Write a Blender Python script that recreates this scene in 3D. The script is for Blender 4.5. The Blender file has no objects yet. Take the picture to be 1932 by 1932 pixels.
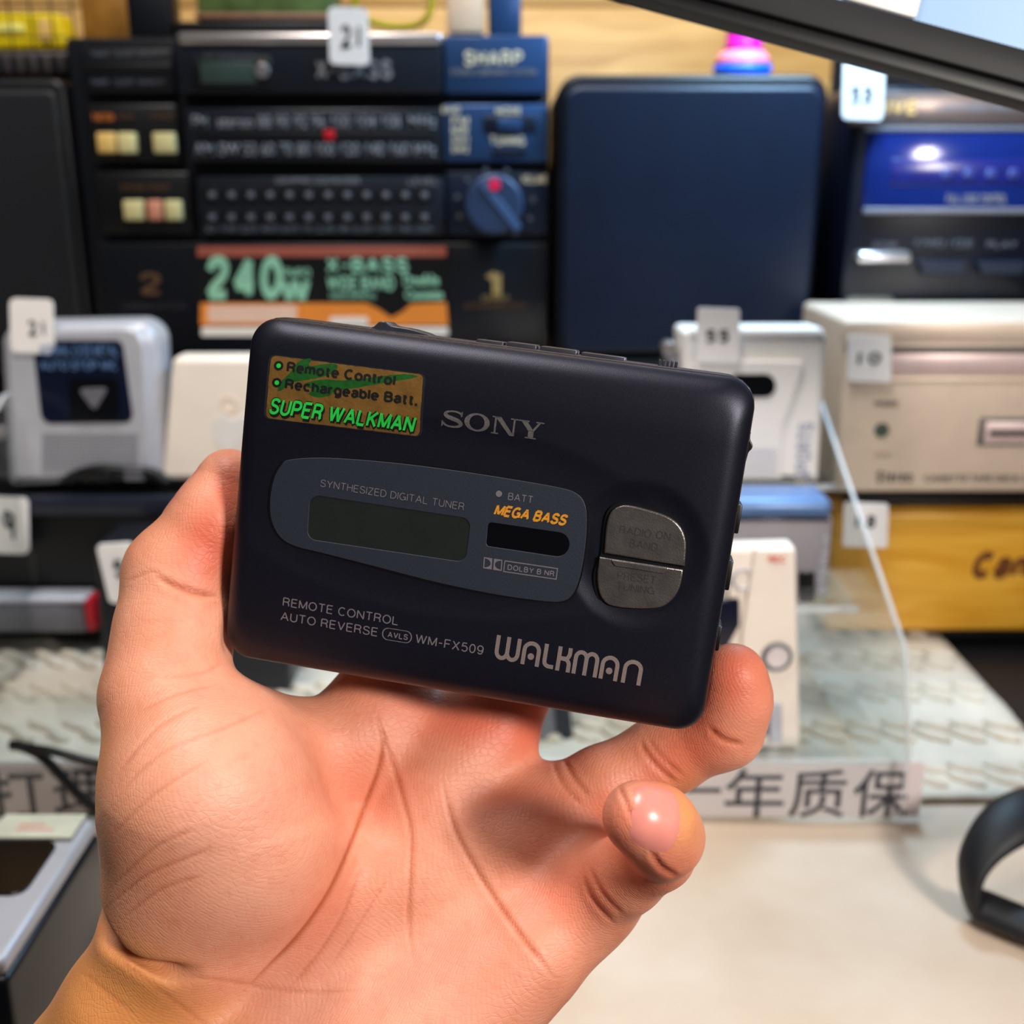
import bpy, bmesh, math, random
import numpy as np
from mathutils import Vector, Matrix

random.seed(7); np.random.seed(7)
S = bpy.context.scene
COL = S.collection

# ------------------------------------------------------------------ camera, world, lights, exposure
PITCH = math.radians(17.0); CAMH = 0.33; FPX = 2072.0; CX = CY = 966.0
cam_d = bpy.data.cameras.new('camera'); cam = bpy.data.objects.new('camera', cam_d); COL.objects.link(cam)
cam.location = (0, 0, CAMH); cam.rotation_euler = (math.pi/2 - PITCH, 0, 0)
cam_d.sensor_width = 36; cam_d.sensor_fit = 'HORIZONTAL'; cam_d.lens = FPX/1932*36
cam_d.clip_start = 0.01; cam_d.clip_end = 50
cam_d.dof.use_dof = True; cam_d.dof.focus_distance = 0.243
cam_d.dof.aperture_fstop = (cam_d.lens/1000)/0.0030
S.camera = cam
S.view_settings.view_transform = 'Standard'; S.view_settings.look = 'None'
S.view_settings.gamma = 1; S.view_settings.use_curve_mapping = False
S.view_settings.exposure = 0.0

world = bpy.data.worlds.new('shop_light'); S.world = world; world.use_nodes = True
bg = world.node_tree.nodes['Background']
bg.inputs['Color'].default_value = (0.85, 0.92, 1.0, 1); bg.inputs['Strength'].default_value = 0.04

def area(name, loc, target, size, power, col, size_y=None):
    l = bpy.data.lights.new(name, 'AREA'); l.energy = power; l.color = col
    l.size = size
    if size_y: l.shape = 'RECTANGLE'; l.size_y = size_y
    o = bpy.data.objects.new(name, l); COL.objects.link(o); o.location = loc
    o.rotation_euler = (Vector(target)-Vector(loc)).to_track_quat('-Z', 'Y').to_euler()
    return o
area('side_lamp', (0.46, -0.30, 0.56), (0.02, 0.24, 0.22), 0.14, 7.4, (1, .92, .84), 0.12)
area('ceiling_lamp', (-0.25, 0.22, 1.5), (-0.1, 0.45, 0.1), 0.3, 16.5, (1, .95, .88), 0.6)
area('shelf_lamp', (0.24, 0.765, 0.60), (0.22, 0.86, 0.34), 0.10, 3.4, (.42, .72, 1), 0.16)
area('shelf_lamp', (0.1, 0.95, 1.0), (0.1, 1.3, 0.5), 0.6, 3, (1, .93, .82), 0.2)

# ------------------------------------------------------------------ geometry of the view: pixel of the photo -> place in the room
cp, sp = math.cos(PITCH), math.sin(PITCH)
CAMR = np.array([[1, 0, 0], [0, sp, -cp], [0, cp, sp]]).T.copy()
CAMR = np.array([[1, 0, 0], [0, sp, -cp], [0, cp, sp]], float)      # columns: right, up, backward
CAMR = np.column_stack([(1, 0, 0), (0, sp, cp), (0, -cp, sp)])
CAMP = np.array([0, 0, CAMH])
def ray(px, py): return CAMR @ np.array([(px-CX)/FPX, -(py-CY)/FPX, -1.0])
def at(px, py, Y):
    r = ray(px, py); return CAMP + r*(Y/r[1])
def on_z(px, py, z=0.0):
    r = ray(px, py); return CAMP + r*((z-CAMH)/r[2])

# ------------------------------------------------------------------ materials
MATS = {}
def nd(nt, t, **kw):
    n = nt.nodes.new(t)
    for k, v in kw.items():
        if k in n.inputs.keys(): n.inputs[k].default_value = v
        else: setattr(n, k, v)
    return n
def lin(c):
    return tuple(((x/255/12.92) if x/255 <= .04045 else ((x/255+.055)/1.055)**2.4) for x in c) + (1,)
def mat(name, rgb, rough=.5, metal=0., var=.12, scale=60., bump=.0, bscale=400., spec=.5, emit=None, coat=0., aniso_noise=None):
    """rgb in sRGB 0..255; every material is procedural: slight noise in colour, roughness and relief"""
    if name in MATS: return MATS[name]
    m = bpy.data.materials.new(name); m.use_nodes = True; nt = m.node_tree
    b = nt.nodes['Principled BSDF']
    tc = nd(nt, 'ShaderNodeTexCoord')
    n = nd(nt, 'ShaderNodeTexNoise', Scale=scale, Detail=5.0)
    nt.links.new(tc.outputs['Object'], n.inputs['Vector'])
    c = lin(rgb)
    r = nd(nt, 'ShaderNodeValToRGB')
    r.color_ramp.elements[0].position = .3; r.color_ramp.elements[1].position = .7
    r.color_ramp.elements[0].color = tuple(x*(1-var) for x in c[:3])+(1,)
    r.color_ramp.elements[1].color = tuple(min(1, x*(1+var)) for x in c[:3])+(1,)
    nt.links.new(n.outputs['Fac'], r.inputs['Fac']); nt.links.new(r.outputs['Color'], b.inputs['Base Color'])
    b.inputs['Roughness'].default_value = rough; b.inputs['Metallic'].default_value = metal
    b.inputs['Specular IOR Level'].default_value = spec; b.inputs['Coat Weight'].default_value = coat
    if bump:
        n2 = nd(nt, 'ShaderNodeTexNoise', Scale=bscale, Detail=3.0)
        nt.links.new(tc.outputs['Object'], n2.inputs['Vector'])
        bp = nd(nt, 'ShaderNodeBump', Strength=bump, Distance=.0004)
        nt.links.new(n2.outputs['Fac'], bp.inputs['Height']); nt.links.new(bp.outputs['Normal'], b.inputs['Normal'])
    if emit:
        b.inputs['Emission Color'].default_value = c; b.inputs['Emission Strength'].default_value = emit
    MATS[name] = m; return m

# ------------------------------------------------------------------ object helpers
def link(name, me, m=None, parent=None):
    o = bpy.data.objects.new(name, me); COL.objects.link(o)
    if m is not None and me is not None and not me.materials: me.materials.append(m)
    if parent is not None: o.parent = parent
    return o
def tag(o, label=None, cat=None, group=None, kind=None):
    if label: o['label'] = label
    if cat: o['category'] = cat
    if group: o['group'] = group
    if kind: o['kind'] = kind
    return o
def thing(name, loc, label, cat, group=None, rot=None):
    o = bpy.data.objects.new(name, None); COL.objects.link(o); o.location = loc; o.empty_display_size = .01
    if rot is not None: o.rotation_euler = rot
    return tag(o, label, cat, group)
def shade(me, flag=True):
    me.polygons.foreach_set('use_smooth', [flag]*len(me.polygons)); return me
def mesh_bm(bm, smooth=False):
    me = bpy.data.meshes.new('m'); bm.to_mesh(me); bm.free()
    if smooth: shade(me)
    return me
def box_bm(size, bev=0., seg=2, bm=None, loc=(0, 0, 0)):
    bm2 = bmesh.new(); bmesh.ops.create_cube(bm2, size=1)
    bmesh.ops.scale(bm2, vec=size, verts=bm2.verts)
    if bev > 0:
        bmesh.ops.bevel(bm2, geom=list(bm2.edges), offset=min(bev, min(size)*.49), segments=seg, profile=.5, affect='EDGES')
    bmesh.ops.translate(bm2, vec=loc, verts=bm2.verts)
    if bm is None: return bm2
    me = bpy.data.meshes.new('tmp'); bm2.to_mesh(me); bm2.free(); bm.from_mesh(me); bpy.data.meshes.remove(me)
    return bm
def smooth_by_angle(me, ang=35):
    shade(me); me.set_sharp_from_angle(angle=math.radians(ang)); return me

def flat_loops(loops, depth=.001, bev=0., res=2):
    """solid plate from 2D outlines (with holes); lies in local XY, front at z=0, goes back to -depth"""
    c = bpy.data.curves.new('c', 'CURVE'); c.dimensions = '2D'; c.fill_mode = 'BOTH'
    c.extrude = max(depth/2-bev, 1e-6); c.bevel_depth = bev; c.bevel_resolution = res
    if bev: c.offset = -bev
    for L in loops:
        s = c.splines.new('POLY'); s.points.add(len(L)-1)
        s.points.foreach_set('co', [x for p in L for x in (p[0], p[1], 0, 1)])
        s.use_cyclic_u = True
    o = bpy.data.objects.new('c', c); me = o.to_mesh().copy(); o.to_mesh_clear()
    bpy.data.objects.remove(o); bpy.data.curves.remove(c)
    me.transform(Matrix.Translation((0, 0, -depth/2)))
    return me
def round_loop(pts, r, n=6):
    """polygon with rounded corners; r scalar or list"""
    out = []; N = len(pts)
    for i in range(N):
        p = np.array(pts[i], float); a = np.array(pts[i-1], float)-p; b = np.array(pts[(i+1) % N], float)-p
        ri = r[i] if isinstance(r, (list, tuple)) else r
        la, lb = np.linalg.norm(a), np.linalg.norm(b); a /= la; b /= lb
        ang = math.acos(max(-1, min(1, float(a@b))))
        if ri <= 0: out.append(tuple(p)); continue
        t = min(ri/math.tan(ang/2), la*.49, lb*.49)
        A, B = p+a*t, p+b*t
        k = .5522847*min(1.35, 1/ max(.3, math.sin(ang)))
        for j in range(n+1):
            s = j/n
            q = (1-s)**3*A + 3*(1-s)**2*s*(A+(p-A)*k) + 3*(1-s)*s*s*(B+(p-B)*k) + s**3*B
            out.append(tuple(q))
    return out
def catmull(pts, n=8, closed=True):
    P = [np.array(p, float) for p in pts]; N = len(P); out = []
    rng = range(N) if closed else range(N-1)
    for i in rng:
        if closed: a, b, c, d = P[i-1], P[i], P[(i+1) % N], P[(i+2) % N]
        else: a, b, c, d = P[max(i-1, 0)], P[i], P[i+1], P[min(i+2, N-1)]
        for j in range(n):
            t = j/n
            out.append(.5*((2*b)+(c-a)*t+(2*a-5*b+4*c-d)*t*t+(3*b-a-3*c+d)*t**3))
    if not closed: out.append(P[-1])
    return out

def text_mesh(s, bold=0., shear=0., space=1., extrude=0., line=1.):
    c = bpy.data.curves.new('t', 'FONT'); c.body = s; c.offset = bold; c.shear = shear; c.space_character = space
    c.extrude = extrude; c.resolution_u = 4; c.space_line = line
    o = bpy.data.objects.new('t', c); me = o.to_mesh().copy(); o.to_mesh_clear()
    bpy.data.objects.remove(o); bpy.data.curves.remove(c); return me
def fit_unit(me, caps=None):
    """scale mesh so that its bbox is (0..1, 0..1) in x,y (caps: y range taken as given)"""
    n = len(me.vertices); co = np.empty(n*3); me.vertices.foreach_get('co', co); co = co.reshape(-1, 3)
    x0, x1 = co[:, 0].min(), co[:, 0].max(); y0, y1 = (co[:, 1].min(), co[:, 1].max()) if caps is None else caps
    co[:, 0] = (co[:, 0]-x0)/max(x1-x0, 1e-9); co[:, 1] = (co[:, 1]-y0)/max(y1-y0, 1e-9)
    me.vertices.foreach_set('co', co.ravel()); me.update(); return me
def get_co(me):
    co = np.empty(len(me.vertices)*3); me.vertices.foreach_get('co', co); return co.reshape(-1, 3)
def set_co(me, co):
    me.vertices.foreach_set('co', np.ascontiguousarray(co, dtype=np.float64).ravel()); me.update(); return me
def solid_bit(me, t):
    """give a flat fill a thickness t along +z (front) so that print sits proud of its ground"""
    bm = bmesh.new(); bm.from_mesh(me)
    r = bmesh.ops.extrude_face_region(bm, geom=list(bm.faces))
    bmesh.ops.translate(bm, vec=(0, 0, t), verts=[v for v in r['geom'] if isinstance(v, bmesh.types.BMVert)])
    bmesh.ops.recalc_face_normals(bm, faces=bm.faces)
    bm.to_mesh(me); bm.free(); return me
def stroke_mesh(lines, w, dots=(), n=10):
    """flat strokes of width w (2D) with round-ish mitres; each line a polyline"""
    bm = bmesh.new(); ZI = []
    for q_, L in enumerate(lines):
        L0 = [np.array(p, float) for p in L]; L = L0[:1]; vs = []
        for p in L0[1:]:
            if np.linalg.norm(p-L[-1]) > 1e-3: L.append(p)
        for i, p in enumerate(L):
            a = L[max(i-1, 0)]; b = L[min(i+1, len(L)-1)]; d = b-a; d /= (np.linalg.norm(d)+1e-12)
            nn = np.array([-d[1], d[0]])
            m = 1.0
            if 0 < i < len(L)-1:
                d1 = (p-a)/(np.linalg.norm(p-a)+1e-12); m = 1/max(.5, abs(float(d1@d)))
            ww = w if np.isscalar(w) else w
            vs.append((bm.verts.new((*(p+nn*ww/2*m), 0)), bm.verts.new((*(p-nn*ww/2*m), 0))))
        for (a, b), (c, d) in zip(vs, vs[1:]): bm.faces.new((a, b, d, c))
        ZI += [(v, q_*1e-6) for ab in vs for v in ab]
    for (x, y, r) in dots:
        bm.faces.new([bm.verts.new((x+r*math.cos(k*math.tau/20), y+r*math.sin(k*math.tau/20), 0)) for k in range(20)])
    bmesh.ops.recalc_face_normals(bm, faces=bm.faces)
    for f in bm.faces:
        if f.normal.z < 0: f.normal_flip()
    for i, z in ZI: i.co.z = z
    return mesh_bm(bm)
def arc(cx, cy, rx, ry, a0, a1, n=10):
    return [(cx+rx*math.cos(math.radians(a0+(a1-a0)*i/n)), cy+ry*math.sin(math.radians(a0+(a1-a0)*i/n))) for i in range(n+1)]

# plain stroke alphabet (centre lines in a box of height 1), drawn with any weight
_S = catmull([(.56, .80), (.50, .93), (.30, 1), (.10, .93), (.03, .76), (.10, .60), (.30, .53), (.50, .45), (.60, .27), (.52, .08), (.30, 0), (.08, .07), (0, .24)], 4, False)
GL = {
 'A': (.72, [[(0, 0), (.36, 1)], [(.36, 1), (.72, 0)], [(.12, .33), (.60, .33)]]),
 'B': (.60, [[(0, 0), (0, 1)], [(0, 1), (.33, 1)]+arc(.33, .77, .22, .23, 90, -90)+[(0, .54)], [(0, .54), (.34, .54)]+arc(.34, .27, .26, .27, 90, -90)+[(0, 0)]]),
 'C': (.68, [arc(.36, .5, .36, .5, 48, 312, 20)]), 'D': (.66, [[(0, 0), (0, 1)], [(0, 1), (.26, 1)]+arc(.26, .5, .40, .5, 90, -90)+[(0, 0)]]),
 'E': (.55, [[(0, 0), (0, 1)], [(0, 1), (.55, 1)], [(0, .53), (.50, .53)], [(0, 0), (.55, 0)]]), 'F': (.53, [[(0, 0), (0, 1)], [(0, 1), (.53, 1)], [(0, .53), (.47, .53)]]),
 'G': (.74, [arc(.37, .5, .37, .5, 48, 352, 22), [(.42, .46), (.74, .46)], [(.74, .46), (.74, 0)]]), 'H': (.62, [[(0, 0), (0, 1)], [(.62, 0), (.62, 1)], [(0, .53), (.62, .53)]]),
 'I': (.0, [[(0, 0), (0, 1)]]), 'K': (.62, [[(0, 0), (0, 1)], [(.60, 1), (0, .40)], [(.20, .60), (.62, 0)]]), 'L': (.52, [[(0, 1), (0, 0)], [(0, 0), (.52, 0)]]),
 'M': (.76, [[(0, 0), (0, 1)], [(0, 1), (.38, .05)], [(.38, .05), (.76, 1)], [(.76, 1), (.76, 0)]]), 'N': (.64, [[(0, 0), (0, 1)], [(0, 1), (.64, 0)], [(.64, 0), (.64, 1)]]),
 'O': (.76, [arc(.38, .5, .38, .5, 0, 360, 24)]), 'P': (.58, [[(0, 0), (0, 1)], [(0, 1), (.32, 1)]+arc(.32, .73, .26, .27, 90, -90)+[(0, .46)]]),
 'R': (.62, [[(0, 0), (0, 1)], [(0, 1), (.34, 1)]+arc(.34, .75, .25, .25, 90, -90)+[(0, .50)], [(.34, .50), (.50, .42), (.56, .28), (.57, .08), (.62, 0)]]),
 'S': (.60, [_S]), 'T': (.62, [[(.31, 0), (.31, 1)], [(0, 1), (.62, 1)]]), 'U': (.62, [[(0, 1), (0, .31)]+arc(.31, .31, .31, .31, 180, 360)+[(.62, 1)]]),
 'V': (.66, [[(0, 1), (.33, 0)], [(.33, 0), (.66, 1)]]), 'W': (1.0, [[(0, 1), (.25, 0)], [(.25, 0), (.50, 1)], [(.50, 1), (.75, 0)], [(.75, 0), (1, 1)]]),
 'X': (.64, [[(0, 0), (.62, 1)], [(.02, 1), (.64, 0)]]), 'Y': (.66, [[(0, 1), (.33, .45)], [(.66, 1), (.33, .45)], [(.33, .45), (.33, 0)]]), 'Z': (.58, [[(0, 1), (.58, 1)], [(.58, 1), (0, 0)], [(0, 0), (.58, 0)]]),
 '1': (.2, [[(0, .78), (.2, 1)], [(.2, 1), (.2, 0)]]), '2': (.54, [catmull([(.02, .72), (.10, .93), (.28, 1), (.48, .92), (.52, .72), (.40, .48), (.16, .24), (.0, 0)], 4, False), [(0, 0), (.54, 0)]]), '4': (.56, [[(.42, 0), (.42, 1)], [(.42, 1), (0, .28)], [(0, .28), (.56, .28)]]),
 '0': (.52, [arc(.26, .5, .26, .5, 0, 360, 22)]), '5': (.54, [[(.48, 1), (.10, 1)], [(.10, 1), (.04, .52), (.16, .62)]+arc(.28, .33, .27, .33, 90, -150)]),
 '9': (.52, [arc(.26, .68, .26, .32, 0, 360, 20), [(.52, .68), (.50, .30), (.40, .05), (.22, 0), (.04, .14)]]), '-': (.34, [[(0, .45), (.34, .45)]]), '.': (.06, [[(-.07, 0), (.13, .0)]]),
 'e': (.52, [[(0, .37), (.52, .37)]+arc(.26, .36, .26, .36, 5, 312, 18)]), 'm': (.78, [[(0, 0), (0, .72)], [(0, .46)]+arc(.195, .48, .195, .24, 180, 0)+[(.39, 0)], [(.39, .46)]+arc(.585, .48, .195, .24, 180, 0)+[(.78, 0)]]),
 'o': (.56, [arc(.28, .36, .28, .36, 0, 360, 22)]), 't': (.30, [[(.12, .95), (.12, .14), (.17, .02), (.30, 0)], [(0, .72), (.30, .72)]]), 'n': (.46, [[(0, 0), (0, .72)], [(0, .45)]+arc(.23, .47, .23, .25, 180, 0)+[(.46, 0)]]),
 'r': (.28, [[(0, 0), (0, .72)], [(0, .42), (.05, .58), (.15, .69), (.28, .71)]]), 'l': (0., [[(0, 0), (0, 1)]]), 'c': (.50, [arc(.27, .36, .27, .36, 50, 310, 16)]), 'h': (.46, [[(0, 0), (0, 1)], [(0, .45)]+arc(.23, .47, .23, .25, 180, 0)+[(.46, 0)]]),
 'a': (.47, [catmull([(.04, .55), (.12, .68), (.26, .72), (.41, .66), (.46, .50), (.46, .2), (.47, 0)], 3, False), catmull([(.46, .42), (.22, .38), (.04, .28), (.03, .12), (.15, 0), (.32, .03), (.46, .17)], 3, False)]),
 'g': (.50, [arc(.25, .36, .25, .36, 0, 360, 20), catmull([(.50, .72), (.50, .2), (.49, -.1), (.41, -.24), (.25, -.28), (.04, -.22)], 3, False)]), 'b': (.50, [[(0, 0), (0, 1)], arc(.25, .36, .25, .36, 0, 360, 20)]),
}
def stroke_text(s, w=.11, space=1., shear=0., wide=1.):
    L = []; x = 0
    for ch in s:
        if ch == ' ': x += .40*wide; continue
        W, st = GL[ch]; W = W*wide
        for q in st: L.append([(x+w/2+p[0]*wide, w/2+p[1]*(1-w)) for p in q])
        x += W+w+.14*space
    me = stroke_mesh(L, w)
    if shear:
        co = get_co(me); co[:, 0] += co[:, 1]*shear; set_co(me, co)
    return me
# ================================================================== THE CASSETTE PLAYER held in the hand
MM = .001
_r1 = np.array([.98293948, -.14506794, .113072]); _r1 /= np.linalg.norm(_r1)
_r2 = np.array([.14413588, .9746953, .17086228]); _r2 -= _r1*(_r1@_r2); _r2 /= np.linalg.norm(_r2)
_n = np.cross(_r1, _r2)
DT = np.array([-7.89881158, -3.03455338, -245.01202368])        # centre of the outline plane, mm, camera axes
ZOUT = -3.5                                                      # the outline's corners lie this far behind the front
DC = DT - _n*ZOUT                                                # centre of the front plane
DROT = np.column_stack([_r1, _r2, _n])
def dev(px, py, z=0.):
    """pixel -> (u, v) in metres on the player's plane at local z (mm)"""
    r = np.array([(px-CX)/FPX, -(py-CY)/FPX, -1.])
    o = DC + _n*z
    p = r*(o@_n)/(r@_n); q = p-o
    return (q@_r1)*MM, (q@_r2)*MM
player = thing('cassette_player', CAMP + CAMR@(DC*MM), 'dark navy portable cassette player held up in the hand, in sharp focus', 'cassette player')
player.rotation_euler = Matrix((CAMR@DROT).tolist()).to_euler()

m_body = mat('player_shell', (29, 30, 43), .40, .60, .12, 1500, .10, 5200)
m_back = mat('player_back_shell', (40, 42, 54), .38, .3, .1, 500, .15, 2000)
m_panel = mat('player_panel', (27, 34, 48), .55, 0, .06, 700, .12, 3000)
m_lcd = mat('player_lcd', (31, 35, 33), .22, 0, .08, 120)
m_black = mat('black_gap', (4, 4, 7), .4, 0, .1)
m_slot = mat('player_slot', (6, 6, 9), .15, 0, .05)
m_key = mat('player_key', (108, 103, 102), .34, .75, .18, 260, .2, 2500)
m_print = mat('player_print', (112, 106, 112), .5, .2, .12, 1500)
m_print_dim = mat('player_print_dim', (50, 46, 48), .5, .2, .3, 2500)
m_logo = mat('player_logo', (168, 152, 148), .36, .6, .10, 2500)
m_sony = mat('player_raised_logo', (140, 134, 134), .3, .7, .18, 1800)
m_orange = mat('player_orange_print', (200, 132, 28), .5, 0, .22, 3000)

HU, HV = 56.2, 39.7
def rrect(hu, hv, r, n=14):
    out = []
    for cx, cy, a0 in ((hu-r, hv-r, 0), (-hu+r, hv-r, 90), (-hu+r, -hv+r, 180), (hu-r, -hv+r, 270)):
        for k in range(n+1):
            a = math.radians(a0+90*k/n); out.append((cx+r*math.cos(a), cy+r*math.sin(a)))
    return out
def resample(L, N):
    L = np.array(L+[L[0]]); d = np.r_[0, np.cumsum(np.linalg.norm(np.diff(L, axis=0), axis=1))]
    t = np.linspace(0, d[-1], N, endpoint=False)
    return np.column_stack([np.interp(t, d, L[:, 0]), np.interp(t, d, L[:, 1])])
KEYC = np.array(dev(1214, 1052))*1000
def zfront(u, v):
    """height of the front skin in mm (0 = flat middle): slow crown at the edges and a dish around the keys"""
    u = np.asarray(u, float); v = np.asarray(v, float)
    z = -0.0*u
    z = z - np.where(v > 0, 2.0*np.clip((v-26)/13, 0, 1)**2, 1.0*np.clip((-v-27)/12, 0, 1)**2) - .7*np.clip((np.abs(u)-44)/11, 0, 1)**2
    # dish that holds the two keys, open to the left
    q = np.sqrt(((u-KEYC[0]+1.5)/14.5)**2 + ((v-KEYC[1]-.3)/15.5)**2)
    z = z - 1.0*np.clip(1-(np.clip(q-.72, 0, 9)/.34)**2, 0, 1)**1.5*(q < 1.06)
    # the whole middle band with the tuner window lies in a shallow trough
    p = np.sqrt(((u+8)/46)**2 + ((v-1)/20)**2)
    z = z - .55*np.clip(1-(np.clip(p-.8, 0, 9)/.3)**2, 0, 1)*(p < 1.1)
    return z
def player_shell():
    N = 320; rings = []
    base = resample(rrect(HU, HV, 6.2), N)
    prof = []                                                     # (inset, z)
    for k in range(15):                                           # front fillet: quarter of a superellipse
        a = math.radians(90*k/14)
        prof.append((5.2*(1-math.cos(a)**.9 if a < 1.57 else 1), -6.0+(6.0-.0)*math.sin(a)**.9))
    rows = [base_ring(base, .55, -11.0), base_ring(base, .3, -8.2)]
    for ins, z in prof: rows.append(base_ring(base, ins, z))
    M = 46
    inner = rows[-1][:, :2]
    for k in range(1, M+1):
        f = 1-k/M*.985
        # shrink towards a central spine so that quads stay even
        sp_ = np.column_stack([np.clip(inner[:, 0], -18, 18), inner[:, 1]*0])
        rows.append(np.column_stack([sp_+(inner-sp_)*f, np.zeros(N)]))
    V = np.vstack(rows)
    inn = np.clip(V[:, 2]/6.0+1, 0, 1)                            # blend of the front height into the fillet
    V[:, 2] += zfront(V[:, 0], V[:, 1])*inn
    F = []
    R = len(rows)
    for r in range(R-1):
        for i in range(N):
            j = (i+1) % N; F.append((r*N+i, r*N+j, (r+1)*N+j, (r+1)*N+i))
    F.append([ (R-1)*N+i for i in range(N)])
    me = bpy.data.meshes.new('player_shell'); me.from_pydata((V*MM).tolist(), [], F); me.update(); shade(me)
    return me
def base_ring(base, ins, z):
    s = np.column_stack([base[:, 0]*(1-ins/HU), base[:, 1]*(1-ins/HV)])
    return np.column_stack([s, np.full(len(base), z)])
link('front_shell', player_shell(), m_body, player)
def back_shell():
    N = 160; base = resample(rrect(HU+.35, HV+.35, 6.4), N); rows = [base_ring(base, .8, -8.0), base_ring(base, .15, -8.3), base_ring(base, 0, -9.)]
    rows += [base_ring(base, 0, -22.)]
    for k in range(1, 9):
        a = math.radians(90*k/8); rows.append(base_ring(base, 5*(1-math.cos(a)), -22-5*math.sin(a)))
    for f in (.6, .2):
        r = rows[11].copy(); r[:, :2] *= f; rows.append(r)
    V = np.vstack(rows); F = []
    for r in range(len(rows)-1):
        for i in range(N):
            j = (i+1) % N; F.append(((r+1)*N+i, (r+1)*N+j, r*N+j, r*N+i))
    F.append([(len(rows)-1)*N+i for i in range(N)][::-1])
    me = bpy.data.meshes.new('m'); me.from_pydata((V*MM).tolist(), [], F); me.update(); return smooth_by_angle(me, 40)
link('back_shell', back_shell(), m_back, player)

def dpart(name, px_loops, z, depth, m, bev=.0, parent=player, conform=False, label=None):
    """plate on the player's front cut along photo outlines; front face at local z (mm)"""
    loops = [[dev(x, y, z) for x, y in L] for L in px_loops]
    me = flat_loops(loops, depth*MM, bev*MM)
    co = get_co(me); co[:, 2] += z*MM
    if conform:
        bm = bmesh.new(); set_co(me, co); bm.from_mesh(me); bmesh.ops.triangulate(bm, faces=bm.faces)
        for _ in range(5):
            E_ = [e for e in bm.edges if e.calc_length() > 2.2*MM]
            if not E_: break
            bmesh.ops.subdivide_edges(bm, edges=E_, cuts=1); bmesh.ops.triangulate(bm, faces=[f for f in bm.faces if len(f.verts) > 3])
        bm.to_mesh(me); bm.free(); co = get_co(me); co[:, 2] += zfront(co[:, 0]*1000, co[:, 1]*1000)*MM
    set_co(me, co); smooth_by_angle(me, 50)
    o = link(name, me, m, parent)
    if label: o['label'] = label
    return o
# tuner window plate with its black seam
PAN = catmull([(548, 867), (620, 864), (740, 873), (860, 888), (970, 905), (1050, 919), (1086, 930), (1103, 950), (1107, 985),
               (1103, 1040), (1093, 1092), (1080, 1122), (1060, 1135), (1020, 1134), (930, 1121), (820, 1098), (700, 1067),
               (610, 1044), (555, 1030), (527, 1012), (512, 982), (509, 945), (516, 905), (530, 878)], 6)
def grow(L, d):
    L = np.array(L); c = L.mean(0); n = L-c; return c + n*(1+d/np.linalg.norm(n, axis=1))[:, None]
ZP = -.25
LCDo = round_loop([(585, 933), (888, 979), (878, 1061), (580, 1017)], 17)
SLOT = round_loop([(921, 985), (1077, 1008), (1070, 1053), (917, 1030)], [7, 24, 24, 7], 8)
dpart('panel_seam', [grow(PAN, 3.2)], ZP-.12, 1.2, m_black, 0)
dpart('tuner_panel', [PAN, LCDo, SLOT], ZP+.1, 1.0, m_panel, .12)
dpart('display_window', [grow(LCDo, 1.)], ZP-.07, .3, m_lcd, 0, label='dark grey-green blank display window')
dpart('tape_slot', [grow(SLOT, 1.)], ZP-.07, .3, m_slot, 0, label='glossy black slot window')
dpart('battery_lamp', [[(941+6*math.cos(a/16*math.tau), 932+6*math.sin(a/16*math.tau)) for a in range(16)]], ZP+.2, .3, m_print, .05)
# keys
K1 = [(1140, 1044)]+catmull([(1141, 1030), (1144, 995), (1151, 970), (1165, 957), (1186, 954), (1225, 963), (1262, 976), (1284, 995), (1294, 1022), (1293, 1055)], 5, False)+[(1292, 1069)]
K2 = [(1131, 1051), (1289, 1075)]+catmull([(1287, 1090), (1281, 1112), (1268, 1132), (1246, 1146), (1205, 1149), (1155, 1144), (1136, 1130), (1128, 1105), (1127, 1080)], 5, False)
KS = catmull([(1134, 1044), (1138, 1000), (1145, 967), (1162, 950), (1187, 947), (1228, 956), (1267, 970), (1291, 991), (1301, 1022), (1299, 1062), (1292, 1095), (1284, 1120), (1270, 1139), (1248, 1152), (1205, 1155), (1152, 1150), (1130, 1133), (1121, 1105), (1122, 1075)], 5)
dpart('key_well', [KS], -.95, 1.6, m_black, 0)
k1 = dpart('radio_key', [K1], -.15, 1.6, m_key, .35, label='upper worn grey metal radio key')
k2 = dpart('preset_key', [K2], -.25, 1.6, m_key, .35, label='lower worn grey metal preset key')
dpart('key_ridge', [round_loop([(1152, 1056), (1262, 1073), (1254, 1083), (1160, 1068)], [3, 3, 5, 5])], .05, .6, m_key, .15, k2)

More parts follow.
